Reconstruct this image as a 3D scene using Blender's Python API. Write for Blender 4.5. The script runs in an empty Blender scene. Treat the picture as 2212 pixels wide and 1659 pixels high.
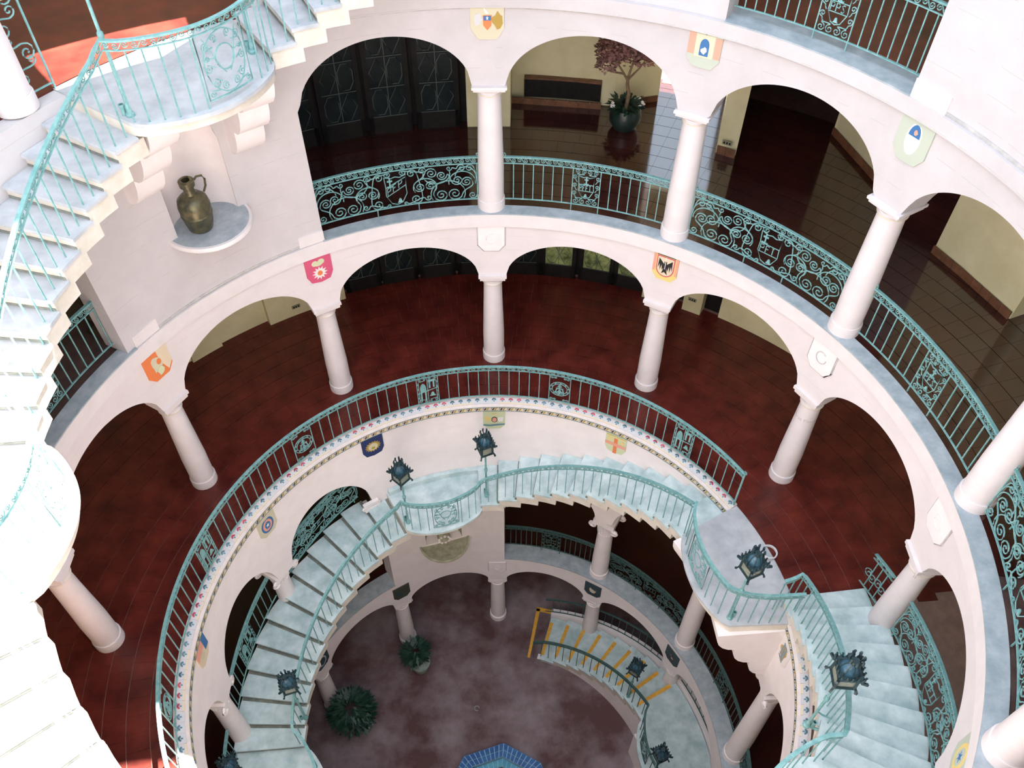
import bpy, math, random
from math import sin, cos, pi, radians, sqrt, atan2, degrees, hypot
from mathutils import Vector
random.seed(7)
S = bpy.context.scene
COL = S.collection
TH0 = 1.544713            # direction of the middle column as seen from the camera

# ------------------------------------------------------------------ camera
cam = bpy.data.cameras.new('camera'); co = bpy.data.objects.new('camera', cam); COL.objects.link(co)
co.location = (0, -5.6981, 12.5776); co.rotation_euler = (0.714596, -0.003874, -0.040366)
cam.sensor_width = 36; cam.sensor_fit = 'HORIZONTAL'; cam.lens = 1819.575/2212*36
cam.clip_start = .05; cam.clip_end = 300
S.camera = co
# ------------------------------------------------------------------ world, sun, exposure
wd = bpy.data.worlds.new('sky'); S.world = wd; wd.use_nodes = True
bg = wd.node_tree.nodes['Background']
bg.inputs[0].default_value = (.72, .85, 1.0, 1); bg.inputs[1].default_value = 3.6
_n = wd.node_tree.nodes; _l = wd.node_tree.links      # standard overcast luminance: (1+2 sin h)/3
_tc = _n.new('ShaderNodeTexCoord'); _sx = _n.new('ShaderNodeSeparateXYZ'); _mr = _n.new('ShaderNodeMapRange'); _mu = _n.new('ShaderNodeMath'); _mu.operation = 'MULTIPLY'
_l.new(_tc.outputs['Generated'], _sx.inputs[0]); _l.new(_sx.outputs['Z'], _mr.inputs[0]); _mr.inputs[3].default_value = 1/3; _mr.inputs[4].default_value = 1.
_l.new(_mr.outputs[0], _mu.inputs[0]); _mu.inputs[1].default_value = 3.6; _l.new(_mu.outputs[0], bg.inputs[1])
sun = bpy.data.lights.new('sun', 'SUN'); sun.energy = 48; sun.angle = .01; sun.color = (1, .94, .86)
so = bpy.data.objects.new('sun', sun); COL.objects.link(so)
def set_sun(a_to, el):     # light travels towards angle a_to of the rotunda, elevation el
    t = TH0+radians(a_to)
    d = Vector((cos(t)*cos(radians(el)), sin(t)*cos(radians(el)), -sin(radians(el))))
    so.rotation_euler = d.to_track_quat('-Z', 'Y').to_euler()
    so.location = (0, 0, 25)
set_sun(150, 63.2)
vs = S.view_settings; vs.view_transform = 'Standard'; vs.look = 'None'; vs.gamma = 1; vs.exposure = 0.34; vs.use_curve_mapping = False

# ------------------------------------------------------------------ materials
MATS = {}
def mat(name, c1, c2=None, rough=.6, scale=6., bump=0., metal=0., spec=.5, course=None, detail=6, emit=0., lo=.35, hi=.7):
    m = bpy.data.materials.new(name); m.use_nodes = True; MATS[name] = m
    nt = m.node_tree; N = nt.nodes; L = nt.links; b = N['Principled BSDF']
    b.inputs['Roughness'].default_value = rough; b.inputs['Metallic'].default_value = metal
    b.inputs['Specular IOR Level'].default_value = spec
    geo = N.new('ShaderNodeNewGeometry')
    col = None
    if c2:
        nz = N.new('ShaderNodeTexNoise'); nz.inputs['Scale'].default_value = scale; nz.inputs['Detail'].default_value = detail
        nz.inputs['Roughness'].default_value = .62
        L.new(geo.outputs['Position'], nz.inputs['Vector'])
        rp = N.new('ShaderNodeValToRGB'); rp.color_ramp.elements[0].position = lo; rp.color_ramp.elements[1].position = hi
        rp.color_ramp.elements[0].color = (*c1, 1); rp.color_ramp.elements[1].color = (*c2, 1)
        L.new(nz.outputs['Fac'], rp.inputs['Fac']); col = rp.outputs['Color']
        if bump:
            bp = N.new('ShaderNodeBump'); bp.inputs['Strength'].default_value = bump; bp.inputs['Distance'].default_value = .02
            L.new(nz.outputs['Fac'], bp.inputs['Height']); L.new(bp.outputs['Normal'], b.inputs['Normal'])
    else:
        b.inputs['Base Color'].default_value = (*c1, 1)
    if course:             # broken horizontal block joints of the plastered masonry
        pitch, cj = course
        sx = N.new('ShaderNodeSeparateXYZ'); L.new(geo.outputs['Position'], sx.inputs[0])
        def mth(op, a, v=None, w=None):
            n = N.new('ShaderNodeMath'); n.operation = op
            L.new(a, n.inputs[0])
            if v is not None:
                if isinstance(v, (int, float)): n.inputs[1].default_value = v
                else: L.new(v, n.inputs[1])
            return n.outputs[0]
        n2 = N.new('ShaderNodeTexNoise'); n2.inputs['Scale'].default_value = 1.3; n2.inputs['Detail'].default_value = 5
        L.new(geo.outputs['Position'], n2.inputs['Vector'])
        zz = mth('ADD', sx.outputs['Z'], mth('MULTIPLY', n2.outputs['Fac'], .03))
        fr = mth('FRACT', mth('DIVIDE', zz, pitch))
        line = mth('LESS_THAN', mth('ABSOLUTE', mth('SUBTRACT', fr, .5)), .016)
        n3 = N.new('ShaderNodeTexNoise'); n3.inputs['Scale'].default_value = 2.6; n3.inputs['Detail'].default_value = 8
        L.new(geo.outputs['Position'], n3.inputs['Vector'])
        brk = mth('GREATER_THAN', n3.outputs['Fac'], .53)
        k = mth('MULTIPLY', mth('MULTIPLY', line, brk), .55)
        mx = N.new('ShaderNodeMix'); mx.data_type = 'RGBA'
        L.new(k, mx.inputs[0]); L.new(col, mx.inputs[6]); mx.inputs[7].default_value = (*cj, 1)
        col = mx.outputs[2]
    if col is not None: L.new(col, b.inputs['Base Color'])
    if emit:
        if col is not None: L.new(col, b.inputs['Emission Color'])
        else: b.inputs['Emission Color'].default_value = (*c1, 1)
        b.inputs['Emission Strength'].default_value = emit
    return m
PLASTER = mat('plaster', (.55, .52, .525), (.62, .585, .595), .8, 1.6, .03, course=(.31, (.45, .45, .42)))
SMOOTH = mat('plaster_smooth', (.86, .79, .785), (.92, .85, .845), .7, 3, .02)
SMOOTHC = mat('plaster_coursed', (.72, .66, .665), (.78, .72, .725), .8, 1.6, .02, course=(.31, (.62, .60, .58)))
COLM = mat('column_plaster', (.72, .665, .67), (.78, .72, .725), .7, 3, .02)
TRIMW = mat('trim_white', (.74, .69, .69), (.80, .745, .745), .6, 4)
GROOVE = mat('groove', (.42, .41, .40), (.6, .57, .55), .9, 9)
MARBLE = mat('marble', (.30, .36, .40), (.48, .53, .57), .55, 5, .05)
UPM = mat('step_pale', (.40, .425, .455), (.58, .595, .62), .6, 3.2, .06)
STEPM = mat('step_marble', (.40, .53, .54), (.70, .80, .81), .6, 3.2, .08)
RISER = mat('riser', (.60, .55, .46), (.74, .69, .62), .75, 4)
JOINT_SHADE = mat('step_joint_shade', (.16, .18, .16), (.28, .29, .26), .9, 8)  # step joints, and the painted shade of the lower risers
CREAM = mat('gallery_cream', (.62, .57, .34), (.76, .71, .47), .8, 1.2)
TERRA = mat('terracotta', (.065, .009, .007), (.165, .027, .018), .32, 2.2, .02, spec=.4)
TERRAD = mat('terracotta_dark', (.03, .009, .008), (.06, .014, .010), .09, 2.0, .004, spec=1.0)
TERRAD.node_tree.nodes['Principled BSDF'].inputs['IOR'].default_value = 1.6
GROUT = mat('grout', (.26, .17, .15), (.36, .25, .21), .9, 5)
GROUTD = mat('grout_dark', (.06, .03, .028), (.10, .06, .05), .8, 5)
BASET = mat('base_tile', (.12, .05, .025), (.22, .10, .05), .45, 7)
COURT = mat('court_floor', (.10, .045, .045), (.30, .24, .25), .8, .75, .05, detail=9, lo=.38, hi=.68)
IRON = mat('iron_turquoise', (.13, .32, .32), (.26, .47, .47), .55, 14, .05)
IRONP = mat('iron_pale', (.20, .42, .41), (.34, .56, .55), .55, 14)
IRONK = mat('iron_black', (.010, .028, .034), (.03, .07, .08), .45, 20)
IRONB = mat('iron_dome', (.02, .07, .11), (.07, .17, .25), .3, 12)
PANE = mat('lantern_pane', (.22, .24, .20), (.36, .38, .30), .25, 5)
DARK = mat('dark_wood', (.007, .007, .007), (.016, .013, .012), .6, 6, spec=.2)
GLASSD = mat('dark_glass', (.004, .008, .009), (.012, .02, .02), .35, 3, spec=.2)
GLASSG = mat('lit_glass', (.05, .07, .02), (.34, .40, .16), .3, 5, emit=.10)
MUNTIN = mat('muntin', (.07, .09, .08), (.12, .14, .13), .5, 8)
BRONZE = mat('bronze', (.06, .07, .05), (.20, .17, .09), .38, 9, .03, metal=.6)
YELLOW = mat('yellow_paint', (.75, .36, .03), (.88, .50, .08), .7, 12)
BLUET = mat('blue_tile', (.015, .075, .26), (.03, .16, .42), .2, 5)
CYANT = mat('cyan_tile', (.05, .28, .42), (.12, .44, .56), .2, 5)
GROUTB = mat('grout_blue', (.30, .50, .62), None, .8)
WATER = mat('basin_green', (.02, .10, .09), (.05, .18, .14), .08, 4)
LEAF = mat('leaf', (.006, .028, .016), (.02, .075, .045), .5, 20)
POTC = mat('pot_clay', (.22, .27, .24), (.36, .40, .36), .8, 8)
POTD = mat('pot_dark', (.010, .022, .02), (.02, .035, .03), .3, 8)
BARK = mat('bark', (.14, .09, .05), (.28, .20, .11), .8, 25)
BLOSS = mat('blossom', (.42, .22, .20), (.72, .47, .43), .8, 20)
WHITE = mat('white_flower', (.85, .82, .80))
SKYP = mat('outlet_steel', (.16, .16, .10), (.45, .43, .30), .4, 60)
def P(n, c, r=.6): return mat(n, c, None, r)
C_RED = P('enamel_red', (.62, .09, .14)); C_PINK = P('enamel_pink', (.66, .10, .20)); C_WHT = P('enamel_white', (.82, .78, .74))
C_ORG = P('enamel_orange', (.80, .22, .07)); C_YEL = P('enamel_yellow', (.80, .62, .22)); C_NAV = P('enamel_navy', (.015, .03, .12))
C_BLK = P('enamel_black', (.015, .015, .018)); C_GRN = P('enamel_green', (.45, .55, .25)); C_SAG = P('enamel_sage', (.50, .55, .46))
C_BLU = P('enamel_blue', (.04, .16, .38)); C_TAN = P('enamel_tan', (.62, .58, .42)); C_GLD = P('enamel_gold', (.42, .28, .05))
C_SAL = P('enamel_salmon', (.80, .36, .26)); C_PAL = P('enamel_palegreen', (.62, .66, .42)); C_DRK = P('enamel_slate', (.03, .06, .075))
C_CRM = P('tile_cream', (.74, .62, .45)); C_ROS = P('tile_rose', (.62, .36, .34)); C_GRY = P('tile_grey', (.60, .60, .62)); C_TEA = P('tile_teal', (.12, .24, .30))
KERB = mat('kerb_plaster', (.66, .58, .56), (.76, .68, .66), .7, 8)
IRONG = mat('iron_shaded', (.035, .09, .085), (.07, .15, .14), .6, 14)  # turquoise iron with the shade of the lower railings put into its colour
STONEG = mat('mossy_stone', (.28, .28, .18), (.48, .47, .34), .8, 7)
RUST = mat('rust_stain', (.45, .28, .10), (.62, .46, .24), .8, 20)

# ------------------------------------------------------------------ geometry helpers
def W(r, a, z=0.):
    t = TH0+radians(a); return Vector((r*cos(t), r*sin(t), z))
class MB:
    def __init__(s): s.v = []; s.f = []; s.m = []; s.mats = []
    def mi(s, m):
        if m not in s.mats: s.mats.append(m)
        return s.mats.index(m)
    def add(s, vs, fs, m):
        o = len(s.v); s.v += [Vector(p) for p in vs]; i = s.mi(m)
        for f in fs: s.f.append([o+k for k in f]); s.m.append(i)
    def hexa(s, p, m):      # 8 corners: bottom 4 (ccw), top 4
        s.add(p, [(3,2,1,0),(4,5,6,7),(0,1,5,4),(1,2,6,5),(2,3,7,6),(3,0,4,7)], m)
    def box(s, cx, cy, cz, sx, sy, sz, m, rot=0.):
        c, k = cos(rot), sin(rot); q = []
        for dz in (-.5, .5):
            for dx, dy in ((-.5,-.5),(.5,-.5),(.5,.5),(-.5,.5)):
                x, y = dx*sx, dy*sy; q.append((cx+c*x-k*y, cy+k*x+c*y, cz+dz*sz))
        s.hexa(q, m)
    def sector(s, r0, r1, a0, a1, z0, z1, m, n=None, mtop=None):
        if a1 < a0: a0, a1 = a1, a0
        n = n or max(1, int((a1-a0)/2.5+.5)); vs = []
        rf0 = r0 if callable(r0) else (lambda a: r0)
        for i in range(n+1):
            a = a0+(a1-a0)*i/n
            vs += [W(rf0(a), a, z0), W(r1, a, z0), W(r1, a, z1), W(rf0(a), a, z1)]
        fb = []; ft = []
        for i in range(n):
            o = 4*i; q = o+4
            fb += [(o, q, q+1, o+1), (o+1, q+1, q+2, o+2), (o, o+3, q+3, q)]; ft.append((o+3, o+2, q+2, q+3))
        fb += [(0, 1, 2, 3), (4*n+3, 4*n+2, 4*n+1, 4*n)]
        if mtop is None: s.add(vs, fb+ft, m)
        else:
            s.add(vs, fb, m); s.add(vs, ft, mtop)
    def arcwall(s, r0, r1, a0, a1, zb, zt, m, n=None):   # zb, zt may depend on the angle
        n = n or max(2, int(abs(a1-a0)/.6)); vs = []; fs = []
        fb = zb if callable(zb) else (lambda a: zb); ft = zt if callable(zt) else (lambda a: zt)
        for i in range(n+1):
            a = a0+(a1-a0)*i/n
            vs += [W(r0, a, fb(a)), W(r1, a, fb(a)), W(r1, a, ft(a)), W(r0, a, ft(a))]
        for i in range(n):
            o = 4*i; q = o+4
            fs += [(o, q, q+1, o+1), (o+1, q+1, q+2, o+2), (o, o+3, q+3, q), (o+3, o+2, q+2, q+3)]
        fs += [(0, 1, 2, 3), (4*n+3, 4*n+2, 4*n+1, 4*n)]
        s.add(vs, fs, m)
    def lathe(s, prof, m, n=20, c=(0, 0, 0), a0=0., a1=2*pi):
        vs = []; fs = []; full = abs(a1-a0-2*pi) < 1e-6; k = n if full else n+1
        for r, z in prof:
            for i in range(k):
                t = a0+(a1-a0)*i/n; vs.append((c[0]+r*cos(t), c[1]+r*sin(t), c[2]+z))
        for j in range(len(prof)-1):
            for i in range(n):
                i2 = (i+1) % k if full else i+1
                fs.append((j*k+i, j*k+i2, (j+1)*k+i2, (j+1)*k+i))
        if prof[0][0] > 1e-4: fs.append(tuple(range(k-1, -1, -1)))
        if prof[-1][0] > 1e-4: fs.append(tuple((len(prof)-1)*k+i for i in range(k)))
        s.add(vs, fs, m)
    def tube(s, pts, rad, m, sides=4, closed=False, w=None, h=None):
        pts = [Vector(p) for p in pts]; n = len(pts)
        if n < 2: return
        vs = []; fs = []
        for i, p in enumerate(pts):
            if closed: t = pts[(i+1) % n]-pts[i-1]
            else: t = pts[min(i+1, n-1)]-pts[max(i-1, 0)]
            if t.length < 1e-9: t = Vector((0, 0, 1))
            t.normalize()
            up = Vector((0, 0, 1)) if abs(t.z) < .95 else (Vector((-p.y, p.x, 0)).normalized() if hypot(p.x, p.y) > .1 else Vector((1, 0, 0)))
            x = t.cross(up)
            if x.length < 1e-6: x = t.cross(Vector((1, 0, 0)))
            x.normalize(); y = x.cross(t)
            rr = rad(i/(n-1)) if callable(rad) else rad
            for k in range(sides):
                q = 2*pi*(k+.5)/sides
                if w: vs.append(p+x*(w/2*(1 if cos(q) > 0 else -1))+y*(h/2*(1 if sin(q) > 0 else -1)))
                else: vs.append(p+x*rr*cos(q)+y*rr*sin(q))
        for i in range(n if closed else n-1):
            i2 = (i+1) % n
            for k in range(sides):
                k2 = (k+1) % sides; fs.append((i*sides+k, i*sides+k2, i2*sides+k2, i2*sides+k))
        if not closed: fs += [tuple(range(sides-1, -1, -1)), tuple((n-1)*sides+k for k in range(sides))]
        s.add(vs, fs, m)
    def plate(s, poly, f, m, t=.012):   # polygon in (u,v), mapped by f(u,v,w)
        n = len(poly); vs = [f(u, v, -t/2) for u, v in poly]+[f(u, v, t/2) for u, v in poly]
        s.add(vs, [tuple(range(n-1, -1, -1)), tuple(range(n, 2*n))]+[(i, (i+1) % n, n+(i+1) % n, n+i) for i in range(n)], m)
WL = {}
def tag(o, label=None, cat=None, group=None, kind=None):
    if label: o['label'] = label
    if cat: o['category'] = cat
    if group: o['group'] = group
    if kind: o['kind'] = kind
    return o
def empty(name, loc, label, cat, group=None, rz=0.):
    o = bpy.data.objects.new(name, None); COL.objects.link(o); o.location = loc; o.rotation_euler.z = rz
    o.empty_display_size = .2; WL[o.name] = Vector(loc); return tag(o, label, cat, group)
def mesh(name, mb, off=Vector((0, 0, 0))):
    me = bpy.data.meshes.new(name)
    me.from_pydata([tuple(v-off) for v in mb.v], [], mb.f)
    for m in mb.mats: me.materials.append(m)
    me.polygons.foreach_set('material_index', mb.m)
    me.polygons.foreach_set('use_smooth', [True]*len(mb.f))
    me.update()
    try: me.set_sharp_from_angle(angle=radians(38))
    except Exception: pass
    return me
def obj(name, mb, parent=None, label=None, cat=None, group=None, kind=None, local=False):
    """world-coordinate mesh -> object; under a parent it keeps the parent's origin"""
    if parent is not None: off = Vector((0, 0, 0)) if local else WL[parent.name]
    else:
        xs = [v.x for v in mb.v]; ys = [v.y for v in mb.v]
        off = Vector(((min(xs)+max(xs))/2, (min(ys)+max(ys))/2, min(v.z for v in mb.v)))
    o = bpy.data.objects.new(name, mesh(name, mb, off)); COL.objects.link(o)
    if parent is not None: o.parent = parent; WL[o.name] = WL[parent.name]
    else: o.location = off; WL[o.name] = off
    return tag(o, label, cat, group, kind)
def inst(name, me, parent, wloc, rz=0., label=None, kind=None):
    o = bpy.data.objects.new(name, me); COL.objects.link(o); o.parent = parent
    o.location = Vector(wloc)-WL[parent.name]; o.rotation_euler.z = rz; WL[o.name] = Vector(wloc)
    return tag(o, label, None, None, kind)
def copy_tree(o, loc=None, rz=None, label=None, parent=None):
    c = o.copy(); COL.objects.link(c)
    if parent is not None: c.parent = parent
    if loc is not None: c.location = loc; WL[c.name] = Vector(loc)
    if rz is not None: c.rotation_euler.z = rz
    if label: c['label'] = label
    for ch in list(o.children): copy_tree(ch, parent=c)
    return c
def faceaxis(a): return TH0+radians(a)+pi/2   # rotation so that local +x runs clockwise.. and local -y faces the rotunda axis -> see frame
def frame(r, a, z=0.):
    """local frame on the cylinder: f(u,v,w): u to the right as seen from the middle, v up, w towards the middle"""
    o = W(r, a, z); t = TH0+radians(a); rad = Vector((cos(t), sin(t), 0)); right = Vector((sin(t), -cos(t), 0))
    return lambda u, v, w=0.: o+right*u+Vector((0, 0, v))-rad*w
def cyl(r, a, z=0.):       # as frame but wrapped round the cylinder
    def f(u, v, w=0.): return W(r-w, a-degrees(u/r), z+v)
    return f

# ------------------------------------------------------------------ heights
F0, F1, F2, F3, F4, F5 = -9.6, -6.0, 0., 3.74, 7.45, 11.2
RW0, RW1 = 5.80, 6.22      # upper ring wall
RL0, RL1 = 4.72, 5.22      # lower ring wall
MID, LOW = -2.21, -4.42
def archz(spring, rise, ho):
    def f(a):
        d = (a % 30)-15
        return spring+rise*sqrt(max(0, 1-(d/ho)**2)) if abs(d) < ho else spring
    return f
# ------------------------------------------------------------------ the setting
mb = MB(); mb.arcwall(RW0, RW1, 0, 360, archz(2.34, .78, 12.5), F3-.02, SMOOTHC, 600)
wall_mid = obj('wall_middle', mb, None, 'white curved arcade wall with round arches over the terracotta-floored storey', 'wall', kind='structure')
# storey above: arches from -150 to 28 degrees, a wall with a niche, then open bays on the left
mb = MB()
az3 = archz(6.04, .86, 12.5)
mb.arcwall(RW0, RW1, -150, 28, az3, F4-.02, PLASTER, 300)
NA, NW, NZ0, NZ1 = 44.7, .50, 4.90, 6.05   # jug niche
nd = degrees(NW/RW0)
mb.arcwall(RW0, RW1, 28, NA-nd, F3, F4-.02, PLASTER, 12)
mb.arcwall(RW0, RW1, NA+nd, 62, F3, F4-.02, PLASTER, 12)
mb.arcwall(RW0, RW1, NA-nd, NA+nd, F3, NZ0, PLASTER, 6)
mb.arcwall(RW0, RW1, NA-nd, NA+nd, lambda a: NZ1+NW*sqrt(max(0, 1-((a-NA)/nd)**2)), F4-.02, PLASTER, 24)
mb.arcwall(RW0, RW1, 62, 90, lambda a: 6.1+.8*sqrt(max(0, 1-((a-76)/12.5)**2)) if abs(a-76) < 12.5 else 3.74, F4-.02, PLASTER, 60)
mb.arcwall(RW0, RW1, 90, 210, F3, F4-.02, PLASTER, 80)
def niche(mb, r, a, w, z0, z1, m, depth=.42):
    f = frame(r, a); n = 14; rows = []
    for j in range(12):
        z = z0+(z1-z0)*j/4 if j <= 4 else None
        row = []
        for i in range(n+1):
            t = pi*i/n
            if z is not None: row.append(f(-w*cos(t), z, -depth*sin(t)+.004))
            else:
                e = pi/2*(j-4)/7; row.append(f(-w*cos(t)*cos(e), z1+w*sin(e), -depth*sin(t)*cos(e)+.004))
        rows.append(row)
    vs = [p for r_ in rows for p in r_]; fs = []
    for j in range(len(rows)-1):
        for i in range(n): fs.append((j*(n+1)+i, j*(n+1)+i+1, (j+1)*(n+1)+i+1, (j+1)*(n+1)+i))
    mb.add(vs, fs, m)
niche(mb, RW0, NA, NW, NZ0, NZ1, SMOOTH)
wall_up = obj('wall_upper', mb, None, 'white curved arcade wall with arches above the iron balustrades and a jug niche', 'wall', kind='structure')
# top storey
mb = MB()
for a0, a1 in ((-32, 31), (-120, -57.6)): mb.arcwall(RW0, RW1, a0, a1, F4, F5, PLASTER, int((a1-a0)/1.5))
for a0, a1 in ((-150, -120), (90, 210)): mb.arcwall(RW0, RW1, a0, a1, lambda a: 9.6+.9*sqrt(max(0, 1-(((a % 30)-15)/12)**2)) if abs((a % 30)-15) < 12 else F4, F5, PLASTER, int((a1-a0)/.5))
for a0, a1 in ((-57.6, -32), (31, 90)): mb.arcwall(RW0, RW1, a0, a1, 10.4, F5, PLASTER, 20)
wall_top = obj('wall_top', mb, None, 'white block-jointed wall of the highest storey beside a barred opening', 'wall', kind='structure')
# lips, lines and marble sills
def ring(name, segs, m, label, cat='trim'):
    mb = MB()
    for r0, r1, a0, a1, z0, z1, mm in segs: mb.sector(r0, r1, a0, a1, z0, z1, mm or m, max(2, int(abs(a1-a0)/1.2)))
    return obj(name, mb, None, label, cat, kind='structure')
ring('trim_1', [(5.755, RW0+.01, -150, 210, F3-.27, F3-.01, None), (5.79, RW0+.01, -150, 210, F3-.30, F3-.275, GROOVE)], TRIMW, 'white lip band under the marble sill of the middle balustrades')
ring('trim_2', [(5.75, 5.99, -150, 28.3, F3-.01, F3+.015, None), (5.75, 5.99, 62, 94, F3-.01, F3+.015, None)], MARBLE, 'blue-grey marble sill running under the middle balustrades', 'sill')
ring('trim_3', [(5.74, RW0+.01, -150, 31, F4-.20, F4+.0, PLASTER), (5.79, RW0+.01, -150, 31, F4-.235, F4-.205, GROOVE)], TRIMW, 'white lip band below the highest storey')
ring('trim_4', [(5.74, 6.24, -57.6, -32, F4+.001, F4+.02, None)], MARBLE, 'blue-grey marble sill of the barred opening at the top', 'sill')
ring('trim_5', [(5.775, RW0+.005, 28, 32.2, F3, F3+.2, None), (5.775, RW0+.005, 57.5, 62, F3, F3+.2, None), (5.77, RW0+.005, -62.5, -57.6, F4, F4+.22, None)], TRIMW, 'low white plinth blocks at the wall ends beside the openings')
ring('trim_6', [(5.79, RW0+.005, 32.2, 57.5, F3+.0, F3+.035, GROOVE), (5.785, RW0+.005, -90, -62.5, F4, F4+.04, GROOVE)], GROOVE, 'weathered dark joint running along the foot of the wall')
# lower ring wall, above the stair
mb = MB()
azl = archz(-2.2, 1.08, 12.2)
def lowb(a):
    if -30 <= a <= 0:
        d = a+15; return -3.42+.95*sqrt(max(0, 1-(d/12.6)**2)) if abs(d) < 12.6 else -3.42
    if -60 <= a < -30:
        d = a+45; t = -(a+30)/30; base = -3.42+1.2*t
        return base+.9*sqrt(max(0, 1-(d/12.6)**2)) if abs(d) < 12.6 else base
    return azl(a)
mb.arcwall(RL0, RL1, -150, 0, lowb, -.14, SMOOTH, 260)
mb.arcwall(RL0, RL1, 31.6, 210, azl, -.14, SMOOTH, 300)
BA, BW, BZ0, BZ1 = 15.2, .43, -4.85, -3.5
bd = degrees(BW/RL0)
mb.arcwall(RL0, RL1, 0, BA-bd, F1, -.14, SMOOTH, 8); mb.arcwall(RL0, RL1, BA+bd, 31.6, F1, -.14, SMOOTH, 14)
mb.arcwall(RL0, RL1, BA-bd, BA+bd, F1, BZ0, SMOOTH, 6)
mb.arcwall(RL0, RL1, BA-bd, BA+bd, lambda a: BZ1+BW*sqrt(max(0, 1-((a-BA)/bd)**2)), -.14, SMOOTH, 24)
niche(mb, RL0, BA, BW, BZ0, BZ1, STONEG, .44)
mb.arcwall(RL0, RL1, -2.2, 0, F1, -3.42, SMOOTH, 2)
wall_low = obj('wall_lower', mb, None, 'white ring wall with painted shields between the tiled border and the winding stair', 'wall', kind='structure')
mb = MB(); mb.arcwall(RL0+.02, RL1, -150, 210, archz(-7.18, .60, 12.6), F1-.03, SMOOTH, 600)
wall_base = obj('wall_base', mb, None, 'shadowed pale arcade wall around the courtyard at the bottom', 'wall', kind='structure')
ring('trim_7', [(RL0-.02, 5.12, -150, -2.2, F1-.03, F1+.01, None), (RL0-.02, 5.12, 31.6, 210, F1-.03, F1+.01, None)], MARBLE, 'mottled stone sill ring above the courtyard arches', 'sill')
# kerb below the turquoise railing with its two tile bands
mb = MB()
def kerb(mb, a0, a1, n):
    prof = [(4.66, -.16), (4.66, -.02), (4.70, .005), (4.80, .055), (4.86, .055), (4.86, -.16)]
    vs = []; fs = []; k = len(prof)
    for i in range(n+1):
        a = a0+(a1-a0)*i/n; vs += [W(r, a, z) for r, z in prof]
    for i in range(n):
        for j in range(k): fs.append((i*k+j, (i+1)*k+j, (i+1)*k+(j+1) % k, i*k+(j+1) % k))
    fs += [tuple(range(k)), tuple(n*k+j for j in range(k-1, -1, -1))]
    mb.add(vs, fs, KERB)
kerb(mb, -61.3, 208, 180); kerb(mb, -150, -88.6, 44)
kerb_o = obj('trim_8', mb, None, 'tiled kerb with palmette and rope-pattern borders under the long turquoise railing', 'kerb', kind='structure')
# border tiles: rope pattern on the face, palmettes on the slope
def rope_tile():
    mb = MB(); w, h = .158, .13
    f = lambda u, v, d=0.: Vector((u, -d, v))
    mb.plate([(-w/2+.003, .0), (w/2-.003, .0), (w/2-.003, h), (-w/2+.003, h)], lambda u, v, d: f(u, v, d+.004), C_CRM, .008)
    for v0 in (.004, h-.022): mb.plate([(-w/2+.003, v0), (w/2-.003, v0), (w/2-.003, v0+.018), (-w/2+.003, v0+.018)], lambda u, v, d: f(u, v, d+.009), C_TEA, .004)
    for s_, m in ((0, C_BLK), (.045, C_GLD)):
        mb.plate([(-.045+s_, .034), (-.015+s_, .034), (.012+s_, .095), (-.018+s_, .095)], lambda u, v, d: f(u, v, d+.009), m, .004)
    mb.plate([(-.062, .06), (-.048, .06), (-.036, .095), (-.05, .095)], lambda u, v, d: f(u, v, d+.009), C_BLU, .004)
    return mesh('border_tile', mb)
def palm_tile(cm, cb):
    mb = MB(); w = .158
    def f(u, v, d=0.): return Vector((u, v*.115-.0, .050*v+d))   # v 0..1 up the slope (outwards)
    mb.plate([(-w/2+.003, .02), (w/2-.003, .02), (w/2-.003, .97), (-w/2+.003, .97)], lambda u, v, d: f(u, v, d+.004), C_GRY, .008)
    mb.plate([(-w/2+.003, .02), (w/2-.003, .02), (w/2-.003, .26), (-w/2+.003, .26)], lambda u, v, d: f(u, v, d+.009), cb, .004)
    for k in range(5):
        t = radians(30+30*k); c = (.033*cos(t), .52+.30*sin(t))
        mb.plate([(c[0]+.017*cos(q), c[1]+.13*sin(q)) for q in [2*pi*i/6 for i in range(6)]], lambda u, v, d: f(u, v, d+.010), cm, .005)
    mb.plate([(-.012, .35), (.012, .35), (.010, .62), (-.010, .62)], lambda u, v, d: f(u, v, d+.010), C_TEA, .005)
    return mesh('kerb_tile', mb)
RT = rope_tile(); PT = [palm_tile(C_TEA, C_CRM), palm_tile(C_RED, C_CRM), palm_tile(C_TEA, C_GRY)]
a = -60.2; i = 0; da = degrees(.158/4.66)
while a < 118:
    inst('border_tile', RT, kerb_o, W(4.66, a, -.155), TH0+radians(a)-pi/2)
    inst('kerb_tile', PT[(i*i+i//3) % 3], kerb_o, W(4.70, a, .007), TH0+radians(a)-pi/2); a += da; i += 1
a = -89.6
while a > -126:
    inst('border_tile', RT, kerb_o, W(4.66, a, -.155), TH0+radians(a)-pi/2)
    inst('kerb_tile', PT[2 if i % 2 else 0], kerb_o, W(4.70, a, .007), TH0+radians(a)-pi/2); a -= da; i += 1

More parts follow.
